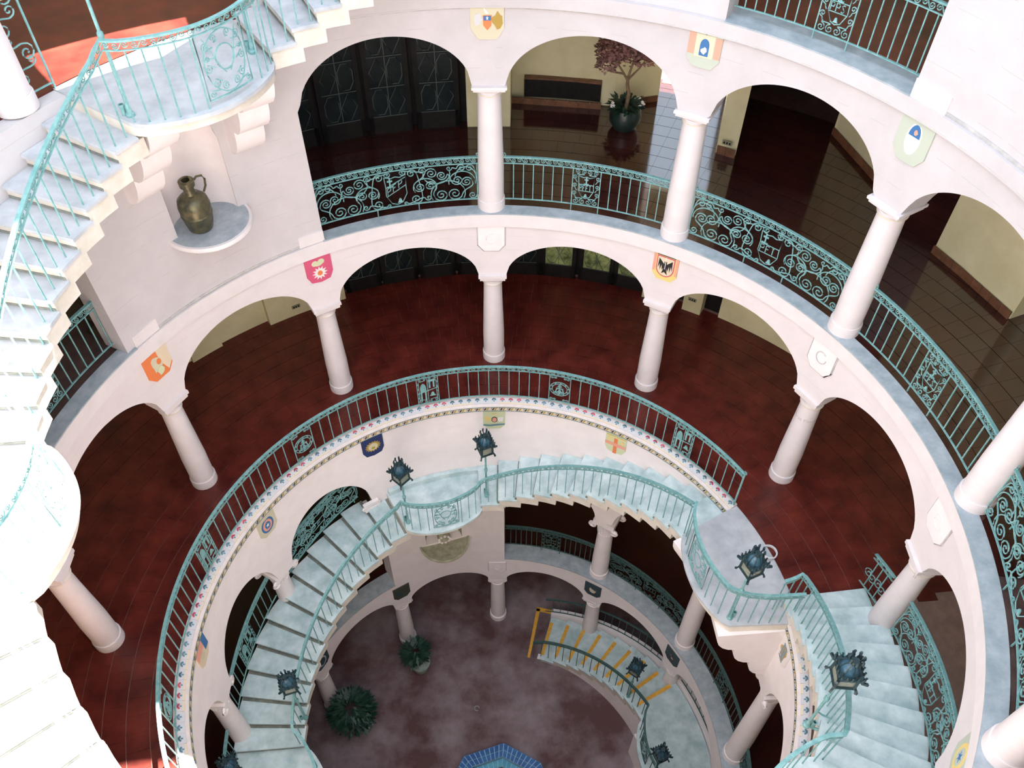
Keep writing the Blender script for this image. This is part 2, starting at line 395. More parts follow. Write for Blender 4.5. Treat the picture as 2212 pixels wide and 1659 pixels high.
# ------------------------------------------------------------------ floors
mb = MB(); mb.sector(4.84, 8.75, -150, 210, -.24, -.012, GROUT, 180)
floor2 = obj('floor_terracotta', mb, None, 'red terracotta tile floor of the gallery behind the long turquoise railing', 'floor', kind='structure')
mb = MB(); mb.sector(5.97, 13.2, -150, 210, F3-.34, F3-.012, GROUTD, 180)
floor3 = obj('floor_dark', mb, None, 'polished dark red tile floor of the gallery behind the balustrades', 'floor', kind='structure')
def tiles(floor, r0, dr, wt, rings, arange, z, m, limit, th=.012, gap=.005):
    rest = MB(); cnt = 0; a0, a1 = arange
    for k in range(rings):
        ri = r0+k*dr; rm = ri+dr/2; da = 360/round(2*pi*rm/wt); n = int((a1-a0)/da)
        t = MB()
        ga = degrees(gap*.32/rm); q = []
        for zz in (-th, 0):
            for rr, aa in ((ri+gap, -da/2+ga), (ri+dr-gap, -da/2+ga), (ri+dr-gap, da/2-ga), (ri+gap, da/2-ga)):
                q.append((rr*cos(radians(aa))-rm, rr*sin(radians(aa)), zz))
        t.hexa(q, m); me = mesh('floor_tile', t)
        off = (k % 2)*da/2
        for i in range(n):
            a = a0+off+da*(i+.5)
            if cnt < limit: inst('floor_tile', me, floor, W(rm, a, z), TH0+radians(a)); cnt += 1
            else:
                c, s_ = cos(TH0+radians(a)), sin(TH0+radians(a)); p = W(rm, a, z)
                rest.hexa([(p.x+c*v[0]-s_*v[1], p.y+s_*v[0]+c*v[1], p.z+v[2]) for v in q], m)
    if rest.v: obj('distant_floor_tiles', rest, floor, kind='stuff')
tiles(floor2, 4.87, .335, .27, 11, (-86, 118), 0, TERRA, 300)
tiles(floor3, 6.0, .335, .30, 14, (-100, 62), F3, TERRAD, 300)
mb = MB(); mb.sector(6.0, 9.6, -150, 210, F4-.34, F4, TERRA, 140)
obj('floor_top', mb, None, 'red tile floor of the highest gallery beside the round stair landing', 'floor', kind='structure')
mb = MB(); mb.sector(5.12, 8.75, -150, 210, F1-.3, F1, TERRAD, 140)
obj('floor_lower', mb, None, 'unlit dark floor of the lower gallery behind the stair', 'floor', kind='structure')
mb = MB(); mb.lathe([(9.0, F0-.2), (9.0, F0), (.0, F0)], COURT, 96)
floor0 = obj('floor_courtyard', mb, None, 'worn mottled red-brown courtyard floor at the bottom', 'floor', kind='structure')
mb = MB(); mb.arcwall(RW0, RW1, -150, 75, F5, 17.5, PLASTER, 130)
obj('wall_shading', mb, None, 'unseen white wall added round the top of the open well to shade it', 'wall', kind='structure')  # added out of view to block sun and sky and place the sun patches
mb = MB(); mb.sector(5.8, 6.25, -150, 210, F5, F5+.25, SMOOTH, 120); mb.sector(7.4, 13.4, -150, 210, F5, F5+.25, SMOOTH, 120)
mb.sector(6.25, 7.4, -150, 23, F5, F5+.25, SMOOTH, 70); mb.sector(6.25, 7.4, 39, 210, F5, F5+.25, SMOOTH, 70)  # gap added in the unseen roof so sun reaches the top left floor
obj('ceiling_roof', mb, None, 'flat roof slab covering the highest gallery around the open well, with a gap added for the sun', 'roof', kind='structure')
mb = MB(); mb.sector(8.6, 13.4, -150, -26, F4-.33, F4-.05, SMOOTH, 40); mb.sector(8.6, 11.9, -26, -14, F4-.33, F4-.05, SMOOTH, 8); mb.sector(8.6, 13.4, -14, 210, F4-.33, F4-.05, SMOOTH, 70)
obj('ceiling_gallery', mb, None, 'ceiling slab over the rooms behind the dark tiled gallery', 'ceiling', kind='structure')
mb = MB(); mb.sector(10.55, 13.1, -25.8, -19.0, F3-.005, F3+.01, SMOOTH, 6)
obj('floor_outside', mb, None, 'bright pavement outside the doorway behind the blossom tree', 'floor', kind='structure')
# ------------------------------------------------------------------ outer gallery walls
def wallseg(mb, p, q, z0, z1, m, th=.25, side=1):
    p = Vector(p); q = Vector(q); d = (q-p).normalized(); n = Vector((-d.y, d.x))*th*side
    c = [(p.x, p.y), (q.x, q.y), (q.x+n.x, q.y+n.y), (p.x+n.x, p.y+n.y)]
    if side < 0: c = c[::-1]
    mb.hexa([(x, y, z0) for x, y in c]+[(x, y, z1) for x, y in c], m)
def pol(r, a): v = W(r, a); return (v.x, v.y)
def basetiles(parent, p, q, z, h=.14, w=.2, side=1):
    p = Vector(p); q = Vector(q); L = (q-p).length; n = max(1, int(L/w)); d = (q-p)/n; ang = atan2(d.y, d.x)
    nn = Vector((-d.y, d.x)).normalized()*(-.012*side)
    b = MB(); b.box(0, 0, h/2, d.length-.006, .024, h, BASET); me = mesh('skirting_tile', b)
    for i in range(n):
        c = p+d*(i+.5)+nn; inst('skirting_tile', me, parent, (c.x, c.y, z), ang)
mb = MB()
mb.arcwall(8.5, 8.8, -150, -34, F2, F3-.3, CREAM, 90); mb.arcwall(8.5, 8.8, 24, 210, F2, F3-.3, CREAM, 140)
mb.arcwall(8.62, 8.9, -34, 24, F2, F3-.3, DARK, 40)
for a0, a1 in ((22.6, 28.4), (28.4, 34.2), (41.4, 46), (-31.6, -28.8), (-25, -22.6)):
    mb.sector(8.34 if a0 < 40 else 8.42, 8.6, a0, a1, F2, F3-.3, CREAM, 4)
wall_g2 = obj('wall_gallery', mb, None, 'shaded cream back wall of the terracotta-floored gallery with shallow piers', 'wall', kind='structure')
mb = MB()
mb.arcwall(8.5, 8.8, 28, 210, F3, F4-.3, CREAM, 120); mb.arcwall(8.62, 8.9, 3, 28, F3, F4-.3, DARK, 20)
mb.sector(8.42, 9.6, -2.4, 3.1, F3, F4-.3, CREAM, 4)
wallseg(mb, pol(9.44, -2.4), pol(9.40, -13.4), F3, F4-.3, CREAM, .25, 1)
wallseg(mb, pol(9.40, -13.2), pol(9.42, -14.6), F3, F4-.3, CREAM, 1.2, 1)
wallseg(mb, pol(9.42, -14.5), pol(9.86, -19.3), F3, F4-.3, CREAM, .9, 1)
# doorway to the daylight between -19.5 and -26, lintel above
for h0, h1, aa0, aa1 in ((F3+2.5, F4-.3, -19.3, -25.8),): wallseg(mb, pol(10.5, aa0), pol(10.6, aa1), h0, h1, CREAM, .2, 1)
wallseg(mb, pol(8.57, -28.5), pol(10.9, -25.8), F3, F4-.3, CREAM, .36, -1)
wallseg(mb, pol(10.9, -26), pol(13.1, -25), F3, F4-.3, CREAM, .3, -1)
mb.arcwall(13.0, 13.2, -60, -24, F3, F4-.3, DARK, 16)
wallseg(mb, (6.62, 7.95), (7.0, 6.10), F3, F4-.3, CREAM, .3, 1)
wallseg(mb, (6.60, 7.95), (8.9, 9.5), F3, F4-.3, CREAM, .3, -1)
wallseg(mb, (7.24, 4.53), (7.49, 3.92), F3, F4-.3, CREAM, .6, 1)
wallseg(mb, (7.47, 3.94), (7.82, 2.97), F3, F4-.3, CREAM, .6, 1)
mb.arcwall(8.55, 8.8, -150, -69, F3, F4-.3, CREAM, 60)
wall_g3 = obj('wall_back', mb, None, 'cream back walls and piers of the polished dark-floored gallery', 'wall', kind='structure')
basetiles(wall_g3, pol(9.27, -2.4), pol(9.26, -13.2), F3, .13, .2, 1)
basetiles(wall_g3, pol(9.41, -14.6), pol(9.85, -19.2), F3, .12, .2, 1)
basetiles(wall_g3, pol(8.57, -28.6), pol(8.57, -30.9), F3, .16, .17, 1)
basetiles(wall_g3, (6.60, 7.95), (6.98, 6.12), F3, .14, .2, 1)
basetiles(wall_g3, (7.22, 4.53), (7.47, 3.92), F3, .14, .2, 1)
basetiles(wall_g3, (7.47, 3.92), (7.80, 2.97), F3, .14, .2, 1)
mb = MB(); mb.sector(9.28, 9.385, -13.0, -3.9, F3+.13, F3+.52, DARK, 8); mb.sector(9.26, 9.385, -13.0, -3.9, F3+.50, F3+.53, BASET, 8)
obj('recess', mb, None, 'low dark built-in bench front along the cream wall left of the blossom tree', 'recess')  # dark panel put in place of a low recess in the cream wall
mb = MB(); mb.arcwall(8.5, 8.8, -150, 210, F1, -.25, CREAM, 140); obj('wall_low_gallery', mb, None, 'unlit back wall of the lower gallery', 'wall', kind='structure')
mb = MB(); mb.arcwall(8.5, 8.8, -150, 210, F0, F1-.3, CREAM, 140); obj('wall_court_gallery', mb, None, 'unlit back wall behind the courtyard arches', 'wall', kind='structure')
mb = MB(); mb.arcwall(8.5, 8.8, -150, 210, F4, F5, CREAM, 140); obj('wall_high_gallery', mb, None, 'back wall of the highest gallery', 'wall', kind='structure')

# glazed doors with geometric glazing bars
def leaf(name, r, ac, w, h, z, glass, style, label):
    f = frame(r, ac, z); root = MB()
    fr = .09
    for u0, u1, v0, v1 in ((-w/2, -w/2+fr, 0, h), (w/2-fr, w/2, 0, h), (-w/2, w/2, h-fr, h), (-w/2, w/2, 0, .35)):
        root.plate([(u0, v0), (u1, v0), (u1, v1), (u0, v1)], f, DARK, .05)
    o = obj(name, root, None, label, 'door', kind='structure')
    g = MB(); iw = w-2*fr; v0 = .35; ih = h-fr-v0; n = 4; ch = ih/n
    for k in range(n):
        g1 = MB(); g1.plate([(-iw/2, v0+k*ch), (iw/2, v0+k*ch), (iw/2, v0+(k+1)*ch), (-iw/2, v0+(k+1)*ch)], f, glass, .012)
        obj('pane', g1, o)
    g = MB(); ff = lambda u, v: f(u, v, .02)
    for k in range(n+1): g.tube([ff(-iw/2, v0+k*ch), ff(iw/2, v0+k*ch)], .008, MUNTIN)
    g.tube([ff(0, v0), ff(0, v0+ih)], .008, MUNTIN)
    for k in range(n):
        vc = v0+(k+.5)*ch
        for s_ in (-1, 1):
            uc = s_*iw/4; a_, b_ = iw/4*.92, ch/2*.92
            if (k+(s_ > 0)) % 2: q = [(uc-a_, vc), (uc, vc+b_), (uc+a_, vc), (uc, vc-b_)]
            else: q = [(uc+a_*cos(t), vc+b_*sin(t)) for t in [pi/8+pi/4*i for i in range(8)]]
            g.tube([ff(u, v) for u, v in q], .007, MUNTIN, closed=True)
    obj('glazing_bars', g, o)
    return o
for i, ac in enumerate((24.4, 18.6, 12.7, 6.7)):
    leaf('door_%d' % (i+1), 8.46, ac, .80, 2.75, F3, GLASSD, 0, ['leftmost', 'second from left', 'third from left', 'rightmost'][i]+' of the dark glazed doors behind the scrollwork balustrade')
for i, ac in enumerate((19.5, 14, 8.4, 2.8)):
    leaf('door_%d' % (i+5), 8.50, ac, .78, 2.75, F2, GLASSD, 0, ['leftmost', 'second from left', 'third from left', 'rightmost'][i]+' of the dark unlit doors left of the middle column on the terracotta floor')
for i, ac in enumerate((-4.4, -9.6, -15.2, -20.4)):
    leaf('door_%d' % (i+9), 8.50, ac, .76, 2.75, F2, GLASSD if i == 0 else GLASSG, 0, ['dim leaf nearest the middle column', 'green glowing leaf left of the eagle shield', 'widest green glowing leaf', 'green glowing leaf nearest the cream pier'][i]+' among the doors right of the middle column')
def outlet(r, a, z, label):
    f = frame(r, a, z); mb = MB(); mb.plate([(-.09, -.04), (.09, -.04), (.09, .04), (-.09, .04)], lambda u, v, w: f(u, v, w+.01), SKYP, .02)
    o = obj('wall_outlet', mb, None, label, 'outlet', 'metal wall outlets')
    b = MB()
    for k in (-.05, 0, .05): b.plate([(k-.015, -.02), (k+.015, -.02), (k+.015, .02), (k-.015, .02)], lambda u, v, w: f(u, v, w+.022), DARK, .006)
    obj('socket', b, o)
outlet(8.34, 30.0, .24, 'small metal outlet on the cream pier above the left arcade'); outlet(8.34, -30.1, .36, 'small metal outlet on the cream pier right of the eagle shield')
outlet(8.55, -29.7, F3+.27, 'small metal outlet low on the tall cream pier beside the blue reflection')

# ------------------------------------------------------------------ stairs
def flight(name, label, r0, r1, a0, da, z0, dz, n, m=STEPM, thick=.30, stripe=False, dark=0, a_dir=1, r1f=None, mr=RISER):
    """n treads; tread k spans a0+da*k .. a0+da*(k+1) at z0+dz*k ; da may be negative"""
    lo = min(z0, z0+dz*(n-1)); o = empty(name, W((r0+r1)/2, a0+da*n/2, lo-thick), label, 'stairs')
    for k in range(n):
        b0, b1 = sorted((a0+da*k, a0+da*(k+1))); z = z0+dz*k; ro = r1f((b0+b1)/2) if r1f else r1
        nose = degrees(.03/((r0+ro)/2)); up_hi = (da > 0) == (dz > 0)   # does the stair climb with the angle?
        t0, t1 = (b0-nose, b1) if up_hi else (b0, b1+nose)
        s0, s1 = (b0, b1+nose*3) if up_hi else (b0-nose*3, b1)
        mb = MB(); mb.sector(r0+.025, ro, s0, s1, z-thick+.03, z-.045, mr, 2)
        mb.sector(r0, ro, t0, t1, z-.045, z, m, 2)
        ce = b0-.05 if up_hi else b1+.05
        s = obj('step', mb, o)
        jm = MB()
        if up_hi: jm.sector(r0+.03, ro-.01, b0-.10, b0-.02, z-(.172 if dark else .16), z-(.045 if dark else .13), JOINT_SHADE, 1)
        else: jm.sector(r0+.03, ro-.01, b1+.02, b1+.10, z-(.172 if dark else .16), z-(.045 if dark else .13), JOINT_SHADE, 1)
        obj('riser_joint_shade', jm, s)  # on dark flights this paints the riser's shade over its whole face
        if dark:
            jm = MB(); e0, e1 = (b1-.75, b1) if up_hi else (b0, b0+.75); jm.sector(r0+.03, ro-.01, e0, e1, z-.002, z+.002, JOINT_SHADE, 1); obj('shade_line', jm, s)  # riser shade painted wider, as a dark strip on the tread back
        if stripe:
            sm = MB(); e0, e1 = (t0+.1, t0+1.25) if up_hi else (t1-1.25, t1-.1)
            sm.sector(r0+.13, ro-.16, e0, e1, z, z+.004, YELLOW, 1); obj('nosing_stripe', sm, s)
    return o
def bulge(base, depth, a0, a1, p=.62):
    def f(a):
        t = (a-a0)/(a1-a0)
        return base-depth*max(0, sin(pi*min(1, max(0, t))))**p if 0 <= t <= 1 else base
    return f
def corbel(mb, r_wall, a, z_top, depth, h, w, m):
    """three-lobed console: profile in (distance from wall, height), extruded sideways"""
    f = frame(r_wall, a, z_top); pts = [(0, 0), (depth, 0)]
    lobes = 3
    for j in range(lobes):
        d0 = depth*(1-j/lobes); d1 = depth*(1-(j+1)/lobes); v0 = -h*j/lobes; v1 = -h*(j+1)/lobes
        pts.append((d0, v0-.02))
        for i in range(1, 6):
            t = pi/2*i/5; pts.append((d1+(d0-d1)*cos(t)*1.0+.0, v0-.02-(abs(v1-v0)-.02)*sin(t)))
    pts.append((0, -h))
    n = len(pts); vs = [f(-w/2, v, d) for d, v in pts]+[f(w/2, v, d) for d, v in pts]
    mb.add(vs, [tuple(range(n)), tuple(range(2*n-1, n-1, -1))]+[(i, n+i, n+(i+1) % n, (i+1) % n) for i in range(n)], m)
def landing(name, label, base, depth, a0, a1, r1, z, corbels, rw, edge=.20, cd=None, ch=.75, cw=.30, mt=None):
    lo = z-edge-ch; o = empty(name, W((base+r1)/2, (a0+a1)/2, z-edge), label, 'landing')
    bf = bulge(base, depth, a0, a1); b2 = bulge(base+.05, depth-.01, a0, a1)
    mb = MB(); mb.sector(b2, r1, a0, a1, z-edge, z-.05, RISER, 26); obj('landing_slab', mb, o)
    mb = MB(); mb.sector(bf, r1, a0, a1, z-.05, z, mt or STEPM, 26); obj('landing_top', mb, o)
    for ca in corbels:
        mb = MB(); corbel(mb, rw, ca, z-edge, cd or (rw-base+depth*.35), ch, cw, SMOOTH); obj('corbel', mb, o)
    return o
DA = 5.45
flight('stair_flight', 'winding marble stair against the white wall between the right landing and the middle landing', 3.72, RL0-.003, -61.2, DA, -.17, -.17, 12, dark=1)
landing('stair_landing', 'small bowed landing halfway down the winding stair, over the basin niche', 3.72, .36, 4.2, 28.8, RL0-.003, MID, (6.2, 26.6), RL0, .17, .55, .5, .24)
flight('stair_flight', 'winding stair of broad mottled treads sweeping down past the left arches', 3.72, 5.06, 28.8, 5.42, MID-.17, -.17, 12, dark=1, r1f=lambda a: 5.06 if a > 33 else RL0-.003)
landing('stair_landing', 'lower landing at the bottom left of the winding stair', 3.72, .40, 93.8, 121, 5.06, LOW, (), RL0, .2)
flight('stair_flight', 'unseen lower run of the winding stair below the bottom left landing', 3.72, 5.06, 121, 5.42, LOW-.17, -.17, 9)
landing('stair_landing', 'wide pale landing level with the terracotta floor, lantern at its corner', 3.72, .38, -88.4, -61.2, 4.86, 0, (-86.2, -63.6), RL0, .22, 1.15, 1.75, .42, UPM)
flight('stair_flight', 'blue-grey stair climbing along the right edge towards the viewer', 4.65, 6.02, -84.2, -3.77, .17, .17, 10)
landing('stair_landing', 'bowed landing of the right-hand stair at the bottom edge', 4.65, .5, -149, -121.9, 6.02, 1.87, (), RW0)
landing('stair_landing', 'round white balcony-like landing at top left above the jug niche', 4.65, .52, 33.2, 56.4, 6.02, F4, (36.4, 52.2), RW0, .17, 1.12, 1.5, .42, UPM)
flight('stair_flight', 'white cantilevered stair descending along the left edge from the round landing', 4.65, RW0-.003, 56.4, 3.82, F4-.17, -.17, 10, m=UPM)
landing('stair_landing', 'sunlit bowed landing at the left edge', 4.65, .5, 94.6, 116.5, RW0-.003, 5.58, (97.5, 114), RW0, .2, 1.0, 1.4, .40, UPM)
flight('stair_flight', 'sunlit stair running down out of the lower left corner', 4.65, RW0-.003, 116.5, 3.8, 5.41, -.17, 11, m=UPM)
flight('stair_flight', 'short white steps climbing right from the round landing at the top', 4.65, RW0-.003, 33.2, -3.82, F4+.17, .17, 11, m=UPM)
flight('stair_flight', 'courtyard stair with yellow painted step edges', 3.74, 5.0, -17.6, -5.5, F0+.17, .17, 9, stripe=True)
landing('stair_landing', 'mottled landing above the yellow-edged courtyard steps', 3.74, .40, -94, -67.1, 5.0, F0+.17*9, (), RL0, .25)
# plinth wall below the courtyard stair, floor warning lines
mb = MB()
mb.arcwall(3.80, 3.95, -94, -16, F0, lambda a: F0+.17*min(9, max(.6, (-a-17.6)/5.5+.6))-.1, SMOOTH, 60)
mb.arcwall(3.48, 3.8, -90, -70, F0, F0+1.3, SMOOTH, 20)
obj('stair_plinth', mb, None, 'curved pale plinth wall carrying the courtyard steps', 'wall')
mb = MB(); mb.sector(3.78, 5.24, -13.1, -12.0, F0+.001, F0+.006, YELLOW, 1); mb.sector(5.16, 5.28, -17.2, -12.0, F0+.001, F0+.006, YELLOW, 2)
obj('floor_stripe', mb, None, 'yellow painted corner line on the floor before the courtyard steps', 'floor marking')
mb = MB()
mb.sector(4.62, RL0-.005, 4.4, 28.4, MID, MID+.14, STEPM, 20)
obj('trim_9', mb, None, 'stone skirting at the back of the middle landing', 'skirting', kind='structure')
# white toothed kerb behind the courtyard stair
mb = MB(); mb.arcwall(5.02, 5.2, -95, -17, F0, lambda a: F0+.17*min(9, max(1, (-a-17.6)/5.5+1))+.12, SMOOTH, 70)
obj('stair_kerb', mb, None, 'low pale kerb between the courtyard steps and the dark arcade', 'kerb')

# ------------------------------------------------------------------ columns
def make_column(h_neck, h_top, rb, rs, rt, aw, ionic=False, base=True, SMOOTH=None):
    SMOOTH = SMOOTH or COLM
    """meshes at the origin: shaft, base, capital, abacus"""
    out = []
    b = MB()
    if base: b.lathe([(rb, 0), (rb, .16), (rb-.004, .18), (rb-.018, .185), (rs+.004, .20)], SMOOTH, 28); out.append(('base', b))
    s = MB(); s.lathe([(rs, .0 if not base else .18), (rs+.002, h_neck*.35), (rt+.01, h_neck*.8), (rt, h_neck-.02)], SMOOTH, 28); out.append(('shaft', s))
    d = h_top-h_neck; c = MB()
    if not ionic:
        c.lathe([(rt, h_neck-.03), (rt+.022, h_neck-.02), (rt+.024, h_neck), (rt+.004, h_neck+.012), (rt+.004, h_neck+d*.30), (rt+.03, h_neck+d*.36), (rt+.06, h_neck+d*.55)], SMOOTH, 28)
        g = MB(); g.lathe([(rt+.0245, h_neck-.012), (rt+.0265, h_neck-.006), (rt+.0245, h_neck)], CREAM, 28); out.append(('neck_ring', g))
        ab = MB(); ab.box(0, 0, h_neck+d*.68, aw, aw, d*.26, SMOOTH); ab.box(0, 0, h_neck+d*.93, aw+.05, aw+.05, d*.24+.0, SMOOTH); out.append(('abacus', ab))
    else:
        c.lathe([(rt, h_neck-.03), (rt+.02, h_neck-.015), (rt+.02, h_neck+.01), (rt+.005, h_neck+.02), (rt+.03, h_neck+d*.5)], SMOOTH, 24)
        for k in range(20):
            t = 2*pi*k/20; c.tube([((rt+.012)*cos(t), (rt+.012)*sin(t), h_neck+.02), ((rt+.035)*cos(t), (rt+.035)*sin(t), h_neck+d*.5)], .014, SMOOTH, 4)
        ab = MB(); ab.box(0, 0, h_neck+d*.86, aw, aw, d*.28, SMOOTH); out.append(('abacus', ab))
        for sx in (-1, 1):
            for sy in (-1, 1):
                v = MB(); x0, y0 = sx*(aw/2-.0), sy*(aw/2-.03)
                pts = []
                for i in range(22):
                    t = i/21; an = pi/2+sx*2*pi*1.4*(1-t)*-1; r_ = .02+.075*t
                    pts.append((x0+r_*cos(an)*1.0, y0, h_neck+d*.58+r_*sin(an)))
                v.tube(pts, .03, SMOOTH, 5); out.append(('volute', v))
    out.insert(1, ('capital', c))
    return [(n, mesh(n, m)) for n, m in out]
def put_column(parts, r, a, z, label, group):
    o = empty('column', W(r, a, z), label, 'column', group, rz=TH0+radians(a)-pi/2)
    for n, me in parts:
        c = bpy.data.objects.new(n, me); COL.objects.link(c); c.parent = o
    return o
colA = make_column(2.075, 2.345, .225, .205, .168, .46)
colB = make_column(2.13, 2.30, .232, .212, .18, .48)
ordn = ['first', 'second', 'third', 'fourth', 'fifth', 'sixth', 'seventh']
g2 = {}
for i, a in enumerate((90, 60, 30, 0, -30, -60, -90)):
    lab = {90: 'leftmost white column on the terracotta floor, next to the sunlit corner', 60: 'white column on the terracotta floor below the orange shield', 30: 'white column below the pink flower shield',
           0: 'middle white column on the terracotta floor behind the railing', -30: 'white column below the black eagle shield', -60: 'white column lettered First Floor',
           -90: 'white column standing in the right-hand blue-grey stair'}[a]
    g2[a] = put_column(colA, 6.0, a, F2, lab, 'white columns on the terracotta floor')
for i, a in enumerate((0, -30, -60, -90, -120)):
    lab = ['white column between the dark doors and the blossom tree', 'white column in front of the blue floor reflection', 'white column at the right end of the lettered scrollwork balustrade',
           'thick white column at the right edge above the curved arch', 'white column cut off by the bottom right corner'][i]
    put_column(colB, 6.0, a, F3+.01, lab, 'white columns of the balustrade storey')
put_column(colB, 6.0, 61, F4, 'white column at the top left corner beside an iron grille', None)
colC = make_column(3.40, 3.8, .23, .205, .175, .52, True, SMOOTH=SMOOTH)
colD = make_column(1.95, 2.58, .23, .205, .175, .50, True, SMOOTH=SMOOTH)
colE = make_column(2.07, 2.42, .235, .20, .175, .44, SMOOTH=SMOOTH)
put_column(colD, 4.98, -30, F1, 'short scroll-capital column standing under the winding stair', 'scroll-capital columns')
for a, lab in ((60, 'scroll-capital column rising from the stair between the two left arches'), (90, 'scroll-capital column rising from the stair at the lower left'), (-60, 'tall plain-looking column running up beneath the right landing'), (-90, 'scroll-capital column at bottom right below the rusty shield')):
    put_column(colC, 4.98, a, F1, lab, 'scroll-capital columns')
for a, lab in ((0, 'middle shadowed column of the courtyard arcade'), (30, 'shadowed courtyard column behind the potted plant'), (-30, 'courtyard column standing in the yellow-edged steps'), (60, 'courtyard column behind the dark bushy plant at left'), (-60, 'courtyard column beside the upper yellow steps')):
    put_column(colE, 4.98, a, F0, lab, 'columns of the courtyard arcade')
# lettering on a column
def lettering(txt, size, colobj, a, z, ang0, rad, name='lettering'):
    cu = bpy.data.curves.new('t', 'FONT'); cu.body = txt; cu.size = size; cu.align_x = 'CENTER'
    t = bpy.data.objects.new('t', cu); COL.objects.link(t)
    bpy.context.view_layer.update()
    dg = bpy.context.evaluated_depsgraph_get(); me = t.evaluated_get(dg).to_mesh()
    mb = MB(); mb.add([(rad*cos(ang0+v.co.x/rad), rad*sin(ang0+v.co.x/rad), z+v.co.y) for v in me.vertices], [tuple(p.vertices) for p in me.polygons], GROOVE)
    bpy.data.objects.remove(t); bpy.data.curves.remove(cu)
    o = bpy.data.objects.new(name, mesh(name, mb)); COL.objects.link(o); o.parent = colobj
# the camera side of the column in its own (rotated) frame
def camdir(a, r=6.):
    p = W(r, a); d = Vector((0, -5.7, 0))-p; return atan2(d.y, d.x)-(TH0+radians(a)-pi/2)
lettering('First Floor', .105, g2[-60], -60, 1.72, camdir(-60)-.02, .184)
lettering('II', .10, g2[-90], -90, 1.95, camdir(-90), .178)

# ------------------------------------------------------------------ wrought iron
class Path:
    def __init__(s, pts):
        s.p = [Vector(q) for q in pts]; s.c = [0.]
        for i in range(1, len(s.p)): s.c.append(s.c[-1]+hypot(s.p[i].x-s.p[i-1].x, s.p[i].y-s.p[i-1].y))
        s.L = s.c[-1]
    def at(s, u):
        c = s.c
        if u <= 0: i = 0
        elif u >= s.L: i = len(c)-2
        else:
            lo, hi = 0, len(c)-1
            while hi-lo > 1:
                m = (lo+hi)//2
                if c[m] <= u: lo = m
                else: hi = m
            i = lo
        t = (u-c[i])/max(1e-9, c[i+1]-c[i]); p = s.p[i].lerp(s.p[i+1], t) if 0 <= t <= 1 else s.p[i]+(s.p[i+1]-s.p[i])*t
        d = s.p[i+1]-s.p[i]; d = Vector((d.x, d.y, 0)).normalized()
        return p, Vector((d.y, -d.x, 0))
    def f(s, u, v, w=0.):
        p, n = s.at(u); return p+Vector((0, 0, v))+n*w
    def run(s, u0, u1, v, w=0., step=.09):
        n = max(1, int((u1-u0)/step)); return [s.f(u0+(u1-u0)*i/n, v, w) for i in range(n+1)]
def arc(r, a0, a1, z0, z1=None, n=None):
    z1 = z0 if z1 is None else z1; n = n or max(3, int(abs(a1-a0)/1.5))
    rf = r if callable(r) else (lambda a: r)
    return [W(rf(a0+(a1-a0)*i/n), a0+(a1-a0)*i/n, z0+(z1-z0)*i/n) for i in range(n+1)]
def curl(cx, cy, R, turns, aend, cw, k0=.16):
    n = int(9*turns)+4; out = []
    for i in range(n+1):
        t = i/n; an = aend+(1 if cw else -1)*2*pi*turns*(1-t); r = R*(k0+(1-k0)*t); out.append((cx+r*cos(an), cy+r*sin(an)))
    return out
def hermite(p, tp, q, tq, n=8):
    o = []
    for i in range(1, n):
        t = i/n; a = 2*t**3-3*t**2+1; b = t**3-2*t**2+t; c = -2*t**3+3*t**2; d = t**3-t**2
        o.append((a*p[0]+b*tp[0]+c*q[0]+d*tq[0], a*p[1]+b*tp[1]+c*q[1]+d*tq[1]))
    return o
def join(c1, c2, k=1.0):
    """a bar that is curled at both ends"""
    p, q = c1[-1], c2[-1]; d = hypot(p[0]-q[0], p[1]-q[1])*k
    def tan(c):
        x, y = c[-1][0]-c[-2][0], c[-1][1]-c[-2][1]; l = hypot(x, y) or 1; return x/l*d, y/l*d
    tp = tan(c1); tq = tan(c2)
    return c1+hermite(p, tp, q, (-tq[0], -tq[1]))+c2[::-1]
def sscroll(w, h):
    R = h*.40; c = curl(-w*.25, h*.04, R, 1.35, pi/2, True); c2 = [(-x, -y) for x, y in c]
    return join(c, c2, .9)
def mirror(pts): return [(-x, y) for x, y in pts]
def bell(cx, cy, s):
    return [(cx+s*x, cy+s*y) for x, y in ((-.5, 0), (-.42, .10), (-.30, .28), (-.24, .62), (-.12, .86), (.12, .86), (.24, .62), (.30, .28), (.42, .10), (.5, 0))]
TUBE = .0085
